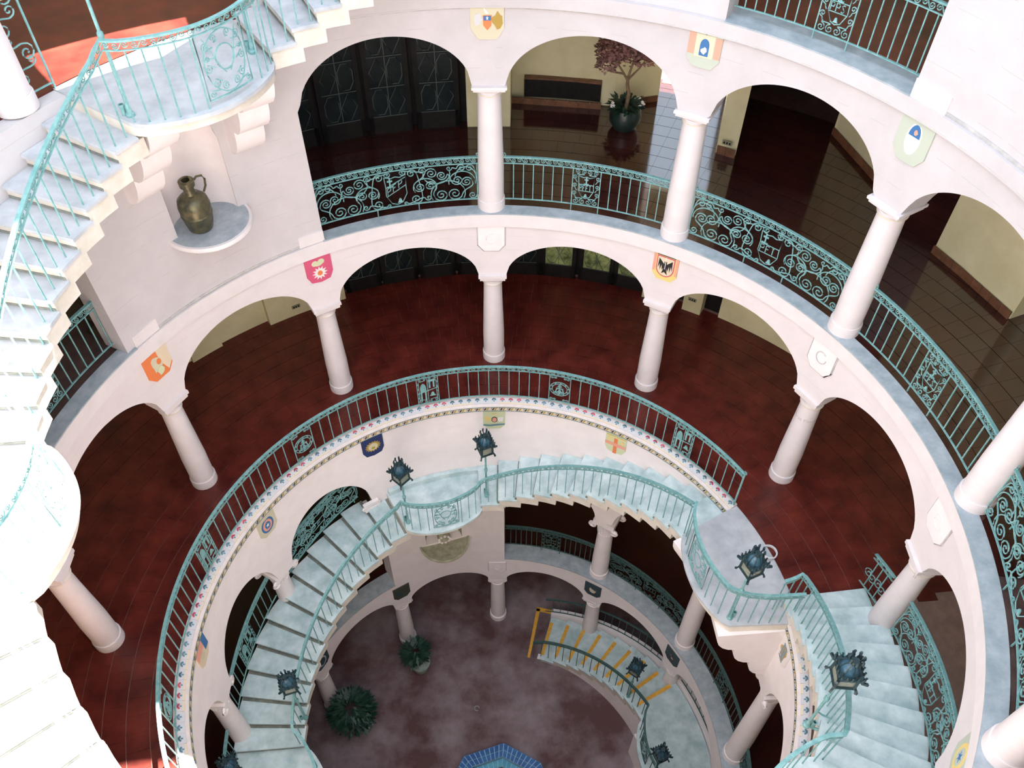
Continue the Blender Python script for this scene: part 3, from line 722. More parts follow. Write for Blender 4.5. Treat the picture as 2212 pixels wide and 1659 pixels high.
class Rail:
    def __init__(s, name, label, path, H=.95, fr=.10, foot=.09, m=None, group=None, cat='railing', vbot=0., hw=.045):
        s.P = path; s.H = H; s.m = m or IRON; s.foot = foot; s.top = H-fr-.02; s.fr = fr; s.vbot = vbot; s.W = path.L
        mid = path.f(path.L/2, 0)
        s.o = empty(name, mid, label, cat, group)
        b = MB(); b.tube(path.run(0, path.L, H), 0, s.m, 4, w=hw, h=.022); obj('handrail', b, s.o)
        if fr: b = MB(); b.tube(path.run(0, path.L, s.top), 0, s.m, 4, w=.02, h=.014); obj('frieze_bar', b, s.o)
        if foot: b = MB(); b.tube(path.run(0, path.L, foot), 0, s.m, 4, w=.022, h=.014); obj('bottom_bar', b, s.o)
    def frieze(s, u0=None, u1=None, w=.17):
        u0 = .02 if u0 is None else u0; u1 = s.W-.02 if u1 is None else u1; n = max(1, int((u1-u0)/w)); w = (u1-u0)/n; sc = sscroll(w*.97, s.fr)
        vm = (s.top+s.H)/2
        for i in range(n):
            uc = u0+(i+.5)*w; b = MB(); b.tube([s.P.f(uc+x, vm+y) for x, y in sc], .0075, s.m, 4); obj('scroll', b, s.o)
    def bal(s, us, v0=None, v1=None, r=.010):
        for u in us:
            b = MB(); b.tube([s.P.f(u, s.foot if v0 is None else v0), s.P.f(u, s.top if v1 is None else v1)], r, s.m, 4); obj('baluster', b, s.o)
    def even(s, u0, u1, n, **k): s.bal([u0+(u1-u0)*(i+1)/(n+1) for i in range(n)], **k)
    def feet(s, us):
        for u in us: b = MB(); b.tube([s.P.f(u, s.vbot-.02), s.P.f(u, s.foot)], .011, s.m, 4); obj('foot', b, s.o)
    def strokes(s, name, uc, v0, lists, parent, r=TUBE):
        b = MB()
        for pts in lists: b.tube([s.P.f(uc+x, v0+y) for x, y in pts], r, s.m, 4)
        return obj(name, b, parent, kind='stuff' if name in ('scrollwork', 'lettering', 'ring', 'letter_bar') else None)
    def plates(s, name, uc, v0, polys, parent, t=.014):
        b = MB()
        for q in polys: b.plate(q, lambda u, v, w: s.P.f(uc+u, v0+v, w), s.m, t)
        return obj(name, b, parent)
    def panel_frame(s, uc, w):
        h = s.top-s.foot
        return s.strokes('panel', uc, s.foot, [[(-w/2, 0), (-w/2, h), (0, h), (w/2, h), (w/2, 0), (0, 0), (-w/2, 0)]], s.o, .010), h
    # round medallion with a mission bell under a double cross
    def medallion(s, uc, w=.40):
        p, h = s.panel_frame(uc, w); c = h*.5; R = min(w, h)*.47
        circ = lambda r: [(r*cos(2*pi*i/28), c+r*sin(2*pi*i/28)) for i in range(29)]
        s.strokes('ring', uc, s.foot, [circ(R), circ(R*.76)], p)
        q = []
        for k in range(10):
            t = 2*pi*k/10+.2; rr = R*.88; q.append([(x, y) for x, y in curl(rr*cos(t), c+rr*sin(t), R*.09, 1.1, t, True)])
        for sx in (-1, 1):
            for vy in (.05, h-.05): q.append([(sx*abs(x), y) for x, y in join(curl(w*.40, vy, .035, 1.2, pi if vy < c else pi, vy > c), curl(w*.22, vy, .03, 1.2, 0, vy < c))])
        s.strokes('scrollwork', uc, s.foot, q, p, .007)
        k = R*.76
        s.plates('bell', uc, s.foot, [bell(0, c-k*.62, k*.62)], p)
        s.plates('bell_yoke', uc, s.foot, [[(-k*.62, c-k*.72), (k*.62, c-k*.72), (k*.62, c-k*.56), (-k*.62, c-k*.56)], [(-k*.62, c-k*.6), (-k*.5, c-k*.6), (-k*.26, c+k*.1), (-k*.42, c+k*.1)],
            [(k*.62, c-k*.6), (k*.5, c-k*.6), (k*.26, c+k*.1), (k*.42, c+k*.1)], [(-k*.5, c+k*.02), (k*.5, c+k*.02), (k*.5, c+k*.14), (-k*.5, c+k*.14)], [(-k*.09, c-k*.95), (k*.09, c-k*.95), (k*.09, c-k*.7), (-k*.09, c-k*.7)]], p)
        s.plates('double_cross', uc, s.foot, [[(-.012, c+k*.1), (.012, c+k*.1), (.012, c+k*.9), (-.012, c+k*.9)], [(-k*.3, c+k*.36), (k*.3, c+k*.36), (k*.3, c+k*.44), (-k*.3, c+k*.44)], [(-k*.24, c+k*.60), (k*.24, c+k*.60), (k*.24, c+k*.68), (-k*.24, c+k*.68)]], p)
    # quartered panel with mission arches and bell
    def archpanel(s, uc, w=.40):
        p, h = s.panel_frame(uc, w)
        s.strokes('cross_bars', uc, s.foot, [[(0, 0), (0, h)], [(-w/2, h*.42), (w/2, h*.56)], [(-w*.42, h*.12), (-w*.42, h*.85)], [(w*.42, h*.12), (w*.42, h*.85)]], p)
        ar = [(-w*.36, h*.12), (-w*.28, h*.12), (-w*.28, h*.45), (-w*.15, h*.45), (-w*.15, h*.12), (-w*.07, h*.12), (-w*.07, h*.58)]
        ar += [(-w*.215+w*.145*cos(pi*i/8), h*.58+h*.20*sin(pi*i/8)) for i in range(9)]
        s.plates('mission_arch', uc, s.foot, [ar], p)
        s.plates('bell', uc, s.foot, [bell(w*.22, h*.26, w*.30)], p)
        s.plates('pillar', uc, s.foot, [[(w*.06, h*.58), (w*.14, h*.58), (w*.14, h*.86), (w*.06, h*.86)], [(w*.26, h*.60), (w*.34, h*.60), (w*.34, h*.88), (w*.26, h*.88)], [(w*.03, h*.82), (w*.38, h*.84), (w*.38, h*.90), (w*.03, h*.90)]], p)
        q = []
        for sx in (-1, 1):
            q.append(join(curl(sx*w*.40, h*.10, .04, 1.3, pi/2, sx > 0), curl(sx*w*.10, h*.06, .035, 1.2, pi/2, sx < 0)))
            q.append(join(curl(sx*w*.38, h*.93, .035, 1.2, -pi/2, sx < 0), curl(sx*w*.10, h*.95, .03, 1.2, -pi/2, sx > 0)))
            for vy in (.25, .42, .6, .78): q.append(curl(sx*w*.455, h*vy, .022, 1.1, pi/2, sx > 0))
        s.strokes('scrollwork', uc, s.foot, q, p, .007)
    def letters(s, txt, x0, y0, cw, ch, slope=0.):
        G = {'P': [[(0, 0), (0, 1), (.7, 1), (.8, .75), (.7, .5), (0, .5)]], 'F': [[(0, 0), (0, 1), (.75, 1)], [(0, .52), (.55, .52)]], 'I': [[(.3, 0), (.3, 1)], [(.05, 1), (.55, 1)]],
             'L': [[(0, 1), (0, 0), (.6, 0)]], 'T': [[(.4, 0), (.4, 1)], [(0, 1), (.8, 1)]], 'S': [[(.7, .9), (.4, 1), (.05, .8), (.35, .52), (.7, .25), (.4, 0), (0, .12)]], 'E': [[(.7, 0), (0, 0), (0, 1), (.75, 1)], [(0, .52), (.55, .52)]]}
        o = []
        for i, c in enumerate(txt):
            for st in G[c]: o.append([(x0+(i+x*.78)*cw, y0+y*ch+slope*(i+x*.78)*cw) for x, y in st])
        return o
    def cartouche(s, uc, w, h, p, txt, v0, slope=0.):
        """shield outline with cross, lettering and bell"""
        sh = [(-w/2, h), (-w*.2, h*.93), (0, h*.97), (w*.2, h*.93), (w/2, h), (w*.46, h*.62), (w*.48, h*.35), (w*.25, h*.06), (0, 0), (-w*.25, h*.06), (-w*.48, h*.35), (-w*.46, h*.62), (-w/2, h)]
        s.strokes('shield_outline', uc, v0, [sh], p, .008)
        s.strokes('lettering', uc, v0, s.letters(txt, -w*.40, h*.36-slope*w*.4*0, w*.80/len(txt), h*.22, slope), p, .008)
        s.strokes('letter_bar', uc, v0, [[(-w*.46, h*.33-slope*w*.05), (w*.46, h*.33+slope*w*.8)], [(-w*.46, h*.62), (w*.46, h*.62+slope*w*.75)]], p, .007)
        x = -w*.26 if slope else 0
        s.plates('cross', uc, v0, [[(x-.011, h*.62), (x+.011, h*.62), (x+.011, h*.97), (x-.011, h*.97)], [(x-w*.12, h*.82), (x+w*.12, h*.82), (x+w*.12, h*.87), (x-w*.12, h*.87)], [(x-w*.15, h*.63), (x+w*.15, h*.63), (x+w*.15, h*.67), (x-w*.15, h*.67)]], p)
        s.plates('bell', uc, v0, [bell(w*.14 if slope else 0, h*.06, w*.26)], p)
    def monogram(s, uc, w=.46, txt='PFFI'):
        p, h = s.panel_frame(uc, w)
        q = []
        for sx in (-1, 1):
            q.append(join(curl(sx*w*.34, h*.93, .045, 1.4, -pi/2, sx < 0), curl(sx*w*.09, h*.93, .045, 1.4, -pi/2, sx > 0)))
            q.append(join(curl(sx*w*.36, h*.10, .055, 1.4, pi/2, sx > 0), curl(sx*w*.11, h*.10, .055, 1.4, pi/2, sx < 0)))
            for vy in (.33, .55, .78): q.append(join(curl(sx*w*.40, h*vy, .042, 1.4, -pi/2 if sx > 0 else -pi/2, sx > 0), [(sx*w*.33, h*vy-.10), (sx*w*.37, h*vy-.075)]))
        s.strokes('scrollwork', uc, s.foot, q, p, .0075)
        s.cartouche(uc, w*.58, h*.62, p, txt, s.foot+h*.20)
    def bayscroll(s, uc, w, txt='PFI', slope=.42):
        """a whole bay of large running scrolls round a lettered shield"""
        h = s.top-s.foot; nn = 16; p = s.strokes('panel', uc, s.foot, [[(-w/2, 0), (-w/2, h)]+[(-w/2+w*i/nn, h) for i in range(1, nn)]+[(w/2, h), (w/2, 0)]+[(w/2-w*i/nn, 0) for i in range(1, nn+1)]], s.o, .008)
        k = w/2; q = []
        for sx in (-1, 1):
            g = lambda c: [(sx*x, y) for x, y in c]
            cu = lambda x, y, r, e, cw, t=1.9: curl(k*x, h*y, h*r*1.18, t, e, cw, .12)
            el = lambda x, y, rx, ry, t0, t1: [(k*(x+rx*cos(radians(t0+(t1-t0)*i/14))), h*(y+ry*sin(radians(t0+(t1-t0)*i/14)))) for i in range(15)]
            for e_ in ((.635, .20, .215, .36, -25, 205), (.815, .50, .165, .30, -10, 190), (.505, .76, .165, .26, 165, 375), (.355, .44, .145, .24, -30, 210), (.86, .62, .13, .30, 20, 170)): q.append(g(el(*e_)))
            q.append(g(join(cu(.55, .17, .15, pi, True), cu(.42, .46, .11, 0, True), 1.1)))
            q.append(g(join(cu(.29, .45, .11, pi, True), cu(.44, .80, .13, pi, False), 1.3)))
            q.append(g(join(cu(.565, .72, .11, 0, False), cu(.755, .56, .12, pi, True), 1.3)))
            q.append(g(join(cu(.87, .50, .12, 0, True), cu(.72, .18, .16, 0, False), 1.3)))
            q.append(g(join(cu(.81, .89, .09, pi, False, 1.5), cu(.66, .90, .06, 0, False, 1.2), 1.0)))
            q.append(g(join(cu(.91, .88, .09, 0, True, 1.5), cu(.94, .12, .09, 0, False, 1.5), .5)))
            q.append(g(join(cu(.24, .14, .12, 0, False, 1.7), cu(.20, .86, .10, 0, True, 1.5), .35)))
            q.append(g(join(cu(.33, .90, .08, 0, True, 1.5), cu(.10, .92, .07, pi, True, 1.3), .7)))
            q.append(g(join(cu(.39, .13, .07, pi, True, 1.3), cu(.10, .05, .04, 0, True, 1.0), .7)))
        for i, c in enumerate(q): s.strokes('running_scroll', uc, s.foot, [c], p, .0095)
        s.cartouche(uc, .36, h*.80, p, txt, s.foot+h*.06, slope)
    # openwork wreath panel of the stair landings
    def wreath(s, uc, w=.5):
        p, h = s.panel_frame(uc, w); c = h*.56; R = w*.20
        s.strokes('ring', uc, s.foot, [[(R*cos(2*pi*i/22), c+R*1.15*sin(2*pi*i/22)) for i in range(23)], [(w*.44*cos(2*pi*i/26), h*.5+h*.47*sin(2*pi*i/26)) for i in range(27)]], p)
        q = []
        for sx in (-1, 1):
            for x, y, r, e, cw in ((.34, .80, .05, -pi/2, True), (.16, .88, .045, -pi/2, False), (.38, .46, .05, pi/2, True), (.30, .22, .055, pi/2, True), (.12, .14, .05, pi/2, False), (.42, .08, .04, pi/2, True), (.36, .62, .035, 0, False)):
                q.append([(sx*a_, b_) for a_, b_ in curl(w*x, h*y, r, 1.4, e, cw)+[(w*x*.6, h*y*.9+.03)]])
            q.append([(sx*a_, b_) for a_, b_ in hermite((w*.40, h*.95), (-.2, -.1), (0, h*.30), (-.3, -.1), 10)])
        s.strokes('scrollwork', uc, s.foot, q, p, .007)
    def endcurl(s, u, sx):
        b = MB(); b.tube([s.P.f(u+sx*x, s.H+y) for x, y in curl(-.0, .045, .042, 1.3, -pi/2, sx > 0)], .010, s.m, 4); obj('end_curl', b, s.o)

# long railing round the terracotta gallery
r2 = 4.80
P2 = Path(arc(r2, 120, -61, .045))
R2 = Rail('railing', 'long turquoise iron railing with bell medallions round the terracotta gallery', P2, H=.93, fr=.085, foot=.10)
R2.frieze(w=.185)
pu = lambda a: radians(120-a)*r2
edges = [0.]
for a, k in ((105, 'm'), (75, 'a'), (45, 'm'), (15, 'a'), (-15, 'm'), (-45, 'a')):
    u = pu(a); (R2.medallion if k == 'm' else R2.archpanel)(u, .40)
    edges += [u-.2, u+.2]
edges.append(R2.W)
for i in range(0, len(edges), 2):
    L = edges[i+1]-edges[i]; R2.even(edges[i], edges[i+1], max(2, int(round(L/.193))-1))
R2.feet([u+d for u in [pu(a) for a in (105, 75, 45, 15, -15, -45)] for d in (-.2, .2)]+[R2.W-.01])
b = MB(); b.tube([P2.f(R2.W, -.05), P2.f(R2.W, .95)], .018, IRON, 6); obj('end_post', b, R2.o)
R2.endcurl(R2.W, 1)

# balustrades between the columns of the middle storey
def bay(a0, a1, z, kind, label, r=6.02, txt='PFFI', m=IRON, H=.95, n=6, ends=True, slope=.42):
    P_ = Path(arc(r, a1, a0, z)); R_ = Rail('balustrade', label, P_, H=H, fr=.10, foot=.13, m=m, cat='balustrade')
    R_.frieze(w=.185); c = R_.W/2
    if kind == 'scroll': R_.bayscroll(c, R_.W-.04, txt, slope)
    else:
        R_.monogram(c, .46, txt); R_.even(.0, c-.23, n); R_.even(c+.23, R_.W, n)
    R_.feet([c-.23, c+.23] if kind != 'scroll' else [c-.35, c+.35])
    if ends: R_.endcurl(0, -1); R_.endcurl(R_.W, 1)
    return R_
bay(2.0, 28, F3, 'scroll', 'turquoise scrollwork balustrade left of the column, in front of the dark doors', txt='PFP', slope=.62)
bay(-28.1, -2.0, F3, 'bars', 'turquoise barred balustrade with a PFFI shield in front of the blossom tree', txt='PFFI')
bay(-58.1, -31.9, F3, 'scroll', 'turquoise scrollwork balustrade lettered PFI right of the blue reflection', txt='PFI', slope=.05)
bay(-88.1, -61.9, F3, 'bars', 'turquoise barred balustrade with a PFS shield near the right edge', txt='PFS')
bay(-118.1, -91.9, F3, 'scroll', 'turquoise scrollwork balustrade cut by the right edge', txt='PFT', slope=.3)
bay(62.3, 88, F3, 'bars', 'turquoise balustrade in the shadow behind the left stair', txt='PFFI')
bay(-57.4, -32.2, F4, 'bars', 'turquoise barred balustrade with a bell panel in the opening at the top right', txt='PPS', n=7, r=6.0, ends=False)
bay(62.5, 86, F4, 'scroll', 'turquoise scrollwork grille behind the column at the top left corner', txt='PFI', r=6.05, ends=False)
P_ = Path(arc(5.98, 60.2, 56.2, F4)); G_ = Rail('iron_gate', 'tall narrow scrollwork gate beside the top left column', P_, H=2.0, fr=0, foot=.08, cat='gate'); G_.top = 1.98
for k_, (u_, v_, r_) in enumerate(((.12, .25, .09), (.28, .50, .10), (.13, .80, .11), (.28, 1.1, .10), (.13, 1.4, .11), (.28, 1.7, .10))):
    b = MB(); b.tube([P_.f(x, y) for x, y in join(curl(u_, v_, r_, 1.4, pi/2, k_ % 2 == 0), curl(.41-u_, v_+.16, r_*.6, 1.2, -pi/2, k_ % 2 == 0))], .01, IRON, 4); obj('running_scroll', b, G_.o)
b = MB(); b.tube([P_.f(.415, 0), P_.f(.415, 2.0)], .014, IRON, 4); obj('gate_stile', b, G_.o)
# dim balustrades of the lower gallery
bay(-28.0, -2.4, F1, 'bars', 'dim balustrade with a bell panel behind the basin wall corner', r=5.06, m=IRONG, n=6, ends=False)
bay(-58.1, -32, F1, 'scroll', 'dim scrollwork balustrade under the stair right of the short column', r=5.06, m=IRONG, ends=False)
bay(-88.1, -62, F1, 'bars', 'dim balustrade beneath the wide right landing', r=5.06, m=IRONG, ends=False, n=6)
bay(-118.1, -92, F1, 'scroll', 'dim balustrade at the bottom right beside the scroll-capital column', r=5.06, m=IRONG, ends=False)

# stair railings on the open side
def stair_rail(label, segs, panels=(), posts=(), m=IRON, H=.93, fr=.085, name='stair_railing', bs=.165, frz=True, skip=()):
    pts = []
    for s_ in segs: pts += s_ if not pts else s_[1:]
    P_ = Path(pts); R_ = Rail(name, label, P_, H=H, fr=fr, foot=0, m=m, hw=.05); R_.foot = .0
    if frz: R_.frieze(w=.19)
    blocks = []
    for u, w in panels:
        R_.foot = .08; R_.wreath(u, w); b = MB(); b.tube(P_.run(u-w/2, u+w/2, .08), .009, R_.m, 4); obj('panel_bar', b, R_.o); R_.foot = 0.; blocks.append((u-w/2, u+w/2))
    u = .03; us = []
    while u < R_.W:
        if not any(a_-.02 < u < b_+.02 for a_, b_ in blocks): us.append(u)
        u += bs
    R_.bal(us, v0=-.06)
    return R_
def ulen(pts): return Path(pts).L
bm = bulge(3.80, .36, 4.2, 28.8); b2f = bulge(3.80, .38, -88.4, -61.2); b4 = bulge(4.73, .52, 33.2, 56.4); b5 = bulge(4.73, .5, 94.6, 116.5); bl = bulge(3.80, .40, 93.8, 121); b0f = bulge(3.82, .40, -94, -67.1); bc = bulge(4.73, .5, -149, -121.9)
# round landing at the top left, going down to the left
s1 = arc(4.73, 2, 33.2, F4+1.36, F4+.1); s2 = arc(b4, 33.2, 56.4, F4, F4, 24); s3 = arc(4.73, 56.4, 94.6, F4-.06, 5.60)
L1, L2 = ulen(s1), ulen(s2)
stair_rail('turquoise railing with a wreath panel round the landing and stair at top left', [s1, s2, s3], [(L1+L2*.42, .62)])
s4 = arc(b5, 94.6, 116.5, 5.58, 5.58, 24); s5 = arc(4.73, 116.5, 156, 5.5, 3.8)
stair_rail('sun-bleached railing with a wreath panel on the bowed landing at the left edge', [s4, s5], [(ulen(s4)*.5, .6)])
# right landing and down the winding stair
s1 = [W(4.72, -88.0, 0), W(4.2, -88.1, 0), W(3.86, -87.4, 0)]; s2 = arc(b2f, -86.6, -61.2, 0, 0, 22)
stair_rail('turquoise railing with a wreath panel round the wide right landing', [s1, s2], [(ulen(s1)+ulen(s2)*.62, .62)])
s3 = arc(3.80, -60.6, 4.2, -.12, MID+.02); s4 = arc(bm, 4.2, 28.8, MID, MID, 22); s5 = arc(3.80, 28.8, 93.8, MID-.06, LOW+.06); s6 = arc(bl, 93.8, 121, LOW, LOW, 20)
stair_rail('turquoise inner railing of the winding stair, with a wreath panel on the middle landing', [s3, s4, s5, s6], [(ulen(s3)+ulen(s4)*.50, .52)], bs=.172)
# climbing stair at the right edge
s1 = [W(4.45, -85.2, 0.02), W(4.6, -85.0, .05)]+arc(4.73, -84.6, -121.9, .12, 1.87); s2 = arc(bc, -121.9, -149, 1.87, 1.87, 18)
stair_rail('turquoise inner railing of the blue-grey stair at the right', [s1, s2], bs=.15)
# outer scrollwork railings of the stairs, between the columns
def outer_rail(label, r, a0, a1, z0, z1, txt, H=.92, m=IRON):
    P_ = Path(arc(r, a0, a1, z0, z1)); R_ = Rail('stair_railing', label, P_, H=H, fr=.09, foot=.08, m=m); R_.frieze(w=.18)
    R_.bayscroll(R_.W/2, R_.W-.05, txt, .1); R_.feet([.1, R_.W-.1]); return R_
P_ = Path(arc(5.98, -82.5, -87.6, .10, .33)); R_ = Rail('stair_railing', 'short outer scroll-topped railing at the foot of the right-hand stair', P_, H=.92, fr=.09, foot=.08); R_.frieze(w=.17); R_.even(-.01, R_.W+.01, 3)
for u_ in (.13, .40): b = MB(); b.tube([P_.f(u_+x, .42+y) for x, y in sscroll(.22, .26)], .009, IRON, 4); obj('running_scroll', b, R_.o)
outer_rail('tall outer scrollwork railing of the right-hand stair', 5.98, -92.4, -118, .55, 1.72, 'PFI')
outer_rail('outer scrollwork railing inside the upper left arch of the lower wall', 5.02, 57.6, 35, -3.06, -2.36, 'PF')
def outer_bars(label, r, a0, a1, z0, z1):
    P_ = Path(arc(r, a0, a1, z0, z1)); R_ = Rail('stair_railing', label, P_, H=.92, fr=.09, foot=.08); R_.frieze(w=.18); c = R_.W/2
    R_.archpanel(c, .55); R_.even(0, c-.28, 4); R_.even(c+.28, R_.W, 4)
outer_bars('outer barred railing inside the second left arch of the lower wall', 5.02, 87.6, 62.4, -4.02, -3.22)
outer_bars('outer barred railing inside the lowest left arch', 5.02, 117.6, 92.4, LOW, LOW)
# courtyard stair railings
s1 = [W(3.82, -14.0, F0+.0), W(3.82, -16.5, F0+.12)]+arc(3.82, -17.6, -67.1, F0+.2, F0+1.5); s2 = arc(b0f, -67.1, -94, F0+1.53, F0+1.53, 18)
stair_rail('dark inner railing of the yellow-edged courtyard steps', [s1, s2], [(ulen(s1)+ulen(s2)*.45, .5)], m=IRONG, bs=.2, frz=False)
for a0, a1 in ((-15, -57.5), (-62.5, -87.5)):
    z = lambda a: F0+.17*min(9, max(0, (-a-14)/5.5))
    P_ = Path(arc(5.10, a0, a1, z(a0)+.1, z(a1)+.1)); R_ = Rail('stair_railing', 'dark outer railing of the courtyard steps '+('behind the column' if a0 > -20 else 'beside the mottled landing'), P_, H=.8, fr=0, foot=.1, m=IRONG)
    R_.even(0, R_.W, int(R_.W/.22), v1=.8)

# ------------------------------------------------------------------ shields on the walls
def shield(r, a, z, w, h, layers, label, base, kind='cut', relief=.02):
    """layers: (polygon in unit square x -.5...5, y 0..1, material)"""
    o = empty('coat_of_arms', W(r, a, z), label, 'shield', 'shields set into the ring walls'); f = cyl(r, a, z)
    out = {'cut': [(-.5, .22), (-.28, 0), (.28, 0), (.5, .22), (.5, 1), (-.5, 1)], 'point': [(-.5, .30), (-.36, .06), (.0, 0), (.36, .06), (.5, .30), (.5, 1), (-.5, 1)]}[kind]
    mb = MB(); mb.plate([(x*w, y*h) for x, y in out], lambda u, v, d: f(u, v, d+relief/2), base, relief); obj('field', mb, o)
    for i, (name, poly, m) in enumerate(layers):
        for pl in (poly if isinstance(poly[0][0], (list, tuple)) else [poly]):
            mb = MB(); mb.plate([(x*w, y*h) for x, y in pl], lambda u, v, d: f(u, v, d+relief+.002+.0035*i), m, .005); obj(name, mb, o)
    return o
def ell(cx, cy, rx, ry, n=20, t0=0, t1=2*pi): return [(cx+rx*cos(t0+(t1-t0)*i/n), cy+ry*sin(t0+(t1-t0)*i/n)) for i in range(n if abs(t1-t0-2*pi) < 1e-6 else n+1)]
def rect(x0, y0, x1, y1): return [(x0, y0), (x1, y0), (x1, y1), (x0, y1)]
def star(cx, cy, r0, r1x, n, ry=1.): return [(cx+(r0 if i % 2 else r1x)*cos(pi*i/n+pi/2), cy+(r0 if i % 2 else r1x)*ry*sin(pi*i/n+pi/2)) for i in range(2*n)]
def blob(cx, cy, r, n=9, s=1): 
    rd = random.Random(s); return [(cx+r*(.6+.6*rd.random())*cos(2*pi*i/n), cy+r*(.6+.6*rd.random())*sin(2*pi*i/n)) for i in range(n)]
RS = RW0-.002
shield(RS, .1, 6.78, .47, .70, [('helmet', ell(.0, .62, .10, .10, 8), C_WHT), ('supporter', blob(-.27, .42, .14, 11, 2), C_GRY), ('supporter', blob(.32, .40, .17, 11, 3), C_GLD), ('inner_shield', [(-.13, .5), (.13, .5), (.12, .3), (0, .2), (-.12, .3)], C_ORG), ('inner_field', rect(-.11, .40, .11, .49), C_BLU), ('crest', star(0, .45, .02, .05, 5), C_WHT)], 'pale yellow shield with two tiny supporters, above the middle column at the top edge', C_TAN)
shield(RS, -30.0, 6.76, .46, .58, [('banner', [rect(-.5, .30, -.3, .80), rect(.3, .28, .5, .78)], C_SAL), ('pale', rect(-.28, .26, .28, .8), C_CRM), ('bell_arch', [(-.14, .3), (.14, .3), (.14, .55)]+ell(0, .55, .14, .16, 8, 0, pi)+[(-.14, .55)], C_BLU), ('emblem', blob(0, .42, .09, 9, 5), C_WHT), ('bird', [(-.1, .86), (.02, .80), (.12, .93), (.04, .86)], C_TEA)], 'faded shield with orange side banners and a blue bell shape', C_SAG)
shield(RS, -60.0, 6.70, .47, .62, [('oval', ell(0, .5, .22, .33), C_WHT), ('half_dome', ell(0, .55, .17, .24, 10, 0, pi), C_BLU), ('flame', blob(.02, .64, .06, 8, 6), C_SAL)], 'pale grey-green shield with a blue half dome at the upper right', C_SAG)
shield(RS, 29.9, 2.92, .46, .57, [('leaf_cluster', [ell(-.12, .74, .13, .10, 9), ell(.12, .76, .13, .10, 9), ell(0, .68, .16, .06, 9)], C_PAL), ('blossom', star(0, .36, .17, .29, 12, .85), C_WHT), ('flower_heart', ell(0, .36, .10, .09, 12), C_ORG)], 'bright pink shield with a white daisy', C_PINK, 'point')
shield(RS, 60.0, 2.93, .47, .58, [('pale_half', [(.05, 1), (.5, 1), (.5, .3), (.3, .1), (.1, .5)], C_CRM), ('wreath', blob(-.05, .52, .28, 14, 8), C_TAN), ('medallion', ell(.05, .55, .09, .10, 10), C_ORG), ('ribbon', blob(0, .25, .17, 9, 9), C_PAL)], 'orange and cream shield above the left arcade', C_ORG)
shield(RS, -30.2, 2.92, .44, .58, [('side_stripe', [rect(-.5, .28, -.40, .98), rect(.40, .28, .5, .98)], C_SAL), ('chief', rect(-.38, .90, .38, 1), C_BLK), ('rim', ell(0, .45, .36, .30, 14, pi, 2*pi)+[(.36, .88), (-.36, .88)], C_RED), ('ground', ell(0, .46, .32, .27, 14, pi, 2*pi)+[(.32, .85), (-.32, .85)], C_CRM),
   ('eagle_wings', [[(-.05, .62), (-.27, .80), (-.29, .42), (-.23, .60), (-.2, .36), (-.15, .58), (-.11, .38), (-.05, .5)], [(.05, .62), (.27, .80), (.29, .42), (.23, .60), (.2, .36), (.15, .58), (.11, .38), (.05, .5)]], C_BLK), ('eagle_body', [(-.05, .72), (.05, .72), (.06, .45), (.12, .26), (.0, .34), (-.12, .26), (-.06, .45)], C_BLK), ('sword', rect(-.012, .45, .012, .88), C_WHT)], 'yellow and orange shield with a black eagle', C_YEL)
def plain(r, a, z, w, h, label, chip=False):
    o = shield(r, a, z, w, h, [], label, SMOOTH, 'cut', .022); f = cyl(r, a, z)
    mb = MB(); mb.tube([f(x*w, y*h, .006) for x, y in ((-.53, 1), (-.53, .21), (-.29, -.025), (.29, -.025), (.53, .21), (.53, 1))], .009, GROOVE, 4); obj('shadow_groove', mb, o)
    mb = MB(); mb.tube([f(.2*w*cos(t), h*(.52+.19*sin(t)), .024) for t in [radians(50+310*i/22) for i in range(23)]], .011, GROOVE if chip else SMOOTH, 5); obj('relief_ring', mb, o)
    if chip: mb = MB(); mb.plate([(w*.30, -.01), (w*.36, .0), (w*.56, h*.28), (w*.52, h*.28)], lambda u, v, d: f(u, v, d+.008), C_BLK, .02); obj('broken_edge', mb, o)
plain(RS, .1, 2.93, .46, .56, 'blank white shield with a raised ring under the middle balustrade column')
plain(RS, -59.9, 2.92, .47, .58, 'blank white shield with a broken black edge', True)
plain(RS, -90, 2.92, .47, .58, 'blank white shield at the right beside the thick column')
shield(RS, -120, 2.92, .47, .58, [('oval', ell(0, .5, .32, .38), C_YEL), ('inner', ell(0, .5, .2, .25), C_SAG), ('star', star(0, .5, .05, .14, 6), C_BLU)], 'sage and yellow shield at the bottom right corner', C_SAG)
RP = RL0-.002
shield(RP, .1, -.76, .43, .54, [('supporter', blob(-.28, .58, .16, 10, 12), C_YEL), ('supporter', blob(.30, .56, .17, 10, 13), C_WHT), ('ring', ell(.02, .55, .14, .16, 16), C_BLK), ('disc', ell(.02, .55, .11, .125, 14), C_SAL), ('crown', [(-.08, .84), (.1, .84), (.12, .93), (.01, .88), (-.1, .93)], C_YEL), ('ribbon', [(-.5, .30), (-.2, .26), (.1, .30), (.5, .34), (.5, .28), (.1, .22), (-.2, .19), (-.5, .24)], C_TEA)], 'pale green shield with a pink disc above the winding stair', C_PAL)
shield(RP, 29.9, -.77, .44, .56, [('shell', star(0, .52, .28, .38, 16, .75), C_GLD), ('shell_heart', ell(0, .5, .22, .18, 14), C_TAN), ('shell_lip', ell(0, .44, .1, .07, 10), C_GLD)], 'navy blue shield with a golden shell', C_NAV, 'point')
shield(RP, -29.9, -.77, .43, .56, [('cross_bar', rect(-.5, .40, .5, .56), C_SAL), ('cross_post', rect(-.09, .0, .09, .82), C_ORG), ('beast', [blob(-.3, .72, .1, 9, 15), blob(.3, .7, .1, 9, 16)], C_YEL), ('lettering_band', rect(-.45, .88, .45, .94), C_YEL)], 'pale shield with an orange cross', C_PAL, 'point')
